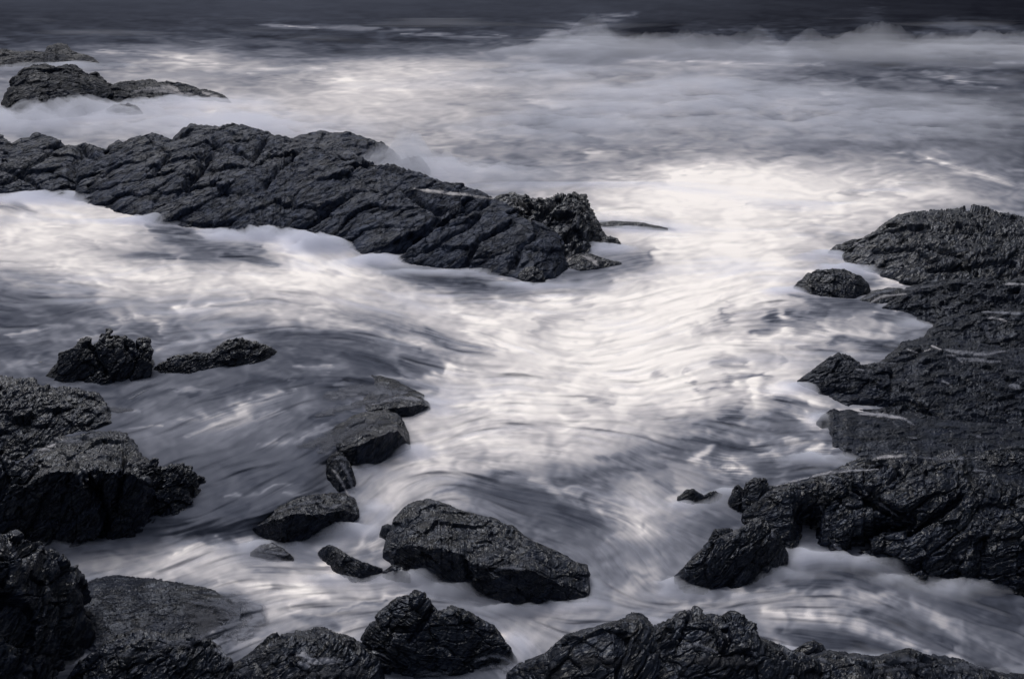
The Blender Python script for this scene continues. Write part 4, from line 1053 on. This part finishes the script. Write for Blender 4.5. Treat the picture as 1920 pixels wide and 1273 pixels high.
for pts, wd, tn, cv_ in FILM:
    pts = np.array(pts, float)
    seg = np.hypot(*np.diff(pts, axis=0).T)
    L = np.concatenate([[0], np.cumsum(seg)])
    n = int(max(10, (L[-1] + wd) / 1.8))
    m = int(max(9, wd * 2.6))
    s = np.linspace(-wd * .4, L[-1] + wd * .4, n)
    sx_ = np.interp(s, L, pts[:, 0]) + np.where(s < 0, s, np.where(s > L[-1], s - L[-1], 0)) * .9
    sy_ = np.interp(s, L, pts[:, 1])
    # soften the corners
    for _ in range(int(6)):
        sx_[1:-1] = (sx_[:-2] + sx_[2:]) / 2
        sy_[1:-1] = (sy_[:-2] + sy_[2:]) / 2
    tx, ty = np.gradient(sx_), np.gradient(sy_)
    ln = np.hypot(tx, ty) + 1e-6
    nx_, ny_ = -ty / ln, tx / ln
    t = np.linspace(-1.5, 1.5, m)
    QX = sx_[:, None] + nx_[:, None] * t * wd
    QY = sy_[:, None] + ny_[:, None] * t * wd
    dx, dy, dz = rays(QX, QY)
    uu = (s / max(L[-1], 1))[:, None] + 0 * t
    nz = fbm(QX / 16, QY / 6, QX * 0 + wd, 4, .6)
    nz2 = fbm(QX / 40, QY / 14, QX * 0 + wd + 7, 3, .6)
    prof = np.clip(1.15 - np.abs(t)[None, :] * (1 + .9 * nz2) - .5 * np.abs(2 * uu - 1) ** 3, 0, 1)
    cov = sstep(0, .9, prof + .75 * nz * (prof > 0) - .08) * cv_ * .97 * np.clip(np.minimum(uu + .35, 1.35 - uu) / .3, 0, 1)
    cov[0, :] = cov[-1, :] = 0
    cov[:, 0] = cov[:, -1] = 0
    fo = np.interp(np.clip(tn * 1.0 + .09 * nz, .05, 1) ** 2.2, foam_y, foam_x)
    ids = -np.ones(QX.shape, int)
    dist = np.zeros(QX.shape)
    for i in range(n):
        for j in range(m):
            d = Vector((dx[i, j], dy[i, j], dz[i, j])).normalized()
            hit, loc, nor, *_ = scene.ray_cast(dg, EYE, d)
            if not hit:
                continue
            loc = loc + nor * .006 - d * .008
            ids[i, j] = len(fv)
            dist[i, j] = (loc - EYE).length
            fv.append(loc[:])
            ffoam.append(fo[i, j])
            fcov.append(cov[i, j])
    for i in range(n - 1):
        for j in range(m - 1):
            q = (ids[i, j], ids[i, j + 1], ids[i + 1, j + 1], ids[i + 1, j])
            if min(q) < 0:
                continue
            dd = (dist[i, j], dist[i, j + 1], dist[i + 1, j + 1], dist[i + 1, j])
            if max(dd) - min(dd) < .03 * min(dd):
                ff.append(q)
me = bpy.data.meshes.new('running_water')
me.from_pydata(fv, [], ff)
me.update()
me.polygons.foreach_set('use_smooth', np.ones(len(ff), dtype=bool))
for k, arr in (('foam', ffoam), ('cover', fcov)):
    at = me.attributes.new(k, 'FLOAT', 'POINT')
    at.data.foreach_set('value', np.array(arr, np.float32))
me.materials.append(M_FILM)
fw = bpy.data.objects.new('running_water', me)
col.objects.link(fw)
tag(fw, 'thin sheets and trickles of foamy water running over the rocks', None, None, 'structure')

# ================================================================== SPRAY AND MIST
# a low body of fine spray lying on the water; where it is deeper the things in it show less


def mist_body(name, label, puffs, sigma, x0, x1, y0, y1, nx, ny, rough, seed, colr=(.88, .90, .98), power=1.0, fx=1.0, gain=1.0):
    ax, ay = np.linspace(x0, x1, nx), np.linspace(y0, y1, ny)
    X_, Y_ = np.meshgrid(ax, ay)
    h = np.full(X_.shape, 0.0)
    gx0, gy0 = ground(X_, Y_, 0)
    a_, b_ = gx0 / gy0 * FP, FP * np.log(gy0)
    nz = fbm(a_ / 60 * fx + seed, b_ / 60, 0 * a_ + seed, 5, .55)
    nz2 = fbm(a_ / 150 + seed, b_ / 110, 0 * a_ + seed + 4, 3, .5)
    qx_, qy_ = X_ + 26 * nz, Y_ + 8 * nz2
    for (cx, cy, rx, ry, hh) in puffs:
        h = h + hh * np.exp(-(((qx_ - cx) / rx) ** 2 + ((qy_ - cy) / ry) ** 2))
    h = h * gain
    h = h * np.clip(1 + rough * 1.5 * nz + rough * nz2, .05, 3)
    h = h ** power if power != 1 else h
    h = h * sstep(x0, x0 + 40, X_) * (1 - sstep(x1 - 40, x1, X_)) * sstep(y0, y0 + 12, Y_) * (1 - sstep(y1 - 12, y1, Y_))
    up = np.stack([gx0, gy0, h - .004 + np.interp(Y_, [-60, 1273], [.0, .0])], -1)
    lo = np.stack([gx0, gy0, 0 * h - .10], -1)
    V = np.concatenate([up.reshape(-1, 3), lo.reshape(-1, 3)])
    N_ = nx * ny
    idx = np.arange(N_).reshape(ny, nx)
    F = [np.stack([idx[:-1, :-1], idx[1:, :-1], idx[1:, 1:], idx[:-1, 1:]], -1).reshape(-1, 4)]
    F.append(F[0][:, ::-1] + N_)
    for line in (idx[0, :], idx[-1, ::-1], idx[::-1, 0], idx[:, -1]):
        F.append(np.stack([line[:-1], line[1:], line[1:] + N_, line[:-1] + N_], -1))
    F = np.concatenate(F)
    me = bpy.data.meshes.new(name)
    me.from_pydata(V.tolist(), [], F.tolist())
    me.update()
    m, n_, l_, out = new_mat(name)
    pv = n_.new('ShaderNodeVolumePrincipled')
    pv.inputs['Color'].default_value = (*colr, 1)
    pv.inputs['Density'].default_value = sigma
    l_.new(pv.outputs[0], out.inputs['Volume'])
    me.materials.append(m)
    o = bpy.data.objects.new(name, me)
    col.objects.link(o)
    tag(o, label, None, None, 'stuff')
    return o


mist_body('sea_mist', 'pale drifting spray over the outer surf and around the far rocks', [
    (120, 218, 150, 14, .40), (40, 238, 160, 16, .4), (330, 200, 150, 14, .28), (200, 124, 120, 5, .08), (20, 126, 120, 5, .10), (440, 240, 160, 22, .3),
    (640, 345, 130, 24, .62), (780, 335, 70, 20, .5), (560, 250, 100, 14, .15), (900, 330, 120, 20, .22),
    (1120, 80, 90, 16, .06), (1450, 100, 60, 14, .05), (1850, 95, 180, 22, .06), (1300, 190, 240, 36, .12), (1560, 230, 260, 40, .10), (1800, 240, 200, 40, .06),
    (1050, 240, 170, 30, .15), (1000, 140, 160, 16, .10)],
    .9, -300, 2220, 34, 420, 500, 150, 1.05, 3)
mist_body('surf_mist', 'low milky spray at the foot of the rocks in the bay', [
    (100, 372, 160, 7, .10), (300, 418, 120, 7, .10), (480, 442, 90, 10, .16), (600, 462, 60, 12, .20), (700, 490, 50, 8, .10), (850, 512, 120, 7, .06), (1000, 535, 60, 6, .05),
    (1120, 470, 60, 10, .12), (1180, 430, 80, 8, .04), (1560, 480, 60, 9, .07), (1500, 545, 60, 10, .06), (1620, 505, 60, 8, .10), (1680, 560, 60, 10, .07), (1720, 610, 40, 10, .02),
    (1720, 650, 60, 8, .03), (1510, 730, 60, 12, .07), (1560, 790, 40, 14, .07), (1540, 860, 60, 14, .07), (1380, 930, 60, 12, .04), (1300, 945, 60, 10, .04),
    (800, 765, 40, 14, .06), (770, 850, 40, 14, .07), (680, 885, 40, 12, .06), (700, 960, 40, 20, .05), (660, 1000, 60, 12, .07), (520, 1030, 80, 14, .07),
    (640, 1090, 60, 12, .06), (780, 1085, 60, 12, .10), (860, 1110, 60, 12, .07), (980, 1145, 80, 10, .09), (1080, 1135, 60, 10, .07), (1110, 1100, 30, 30, .05),
    (1270, 1105, 40, 16, .07), (1340, 1118, 80, 10, .06), (1502, 1046, 36, 22, .07), (1450, 1080, 60, 12, .06), (1560, 1055, 60, 10, .08), (1660, 1060, 60, 10, .10), (1800, 1105, 80, 14, .09), (1700, 1090, 80, 12, .05),
    (970, 1225, 26, 30, .08), (680, 1215, 40, 20, .05), (240, 1085, 90, 6, .01), (140, 1020, 80, 10, .03), (350, 1005, 100, 8, .02), (130, 1245, 24, 12, .03), (1450, 1225, 90, 10, .05), (1230, 1165, 60, 10, .04),
    (1620, 1240, 120, 12, .05), (1840, 1260, 100, 14, .05)],
    8.5, -200, 2120, 340, 1320, 560, 300, .85, 8, gain=1.25)
bank = [(x_, 113 - 5 * math.sin(x_ / 130), 80, 12, .36 + .05 * math.sin(x_ / 83)) for x_ in range(1000, 2100, 48)]
mist_body('breaking_spray', 'soft bank of spray blown up from the breaking wave on the outer sea', bank + [
    (1150, 106, 110, 9, .18), (1455, 114, 90, 9, .12),
    (1300, 170, 130, 14, .5), (1560, 190, 150, 16, .55), (1780, 220, 160, 18, .35), (1120, 200, 120, 16, .5)],
    .15, 880, 2200, 66, 300, 620, 120, .8, 21, fx=.7)
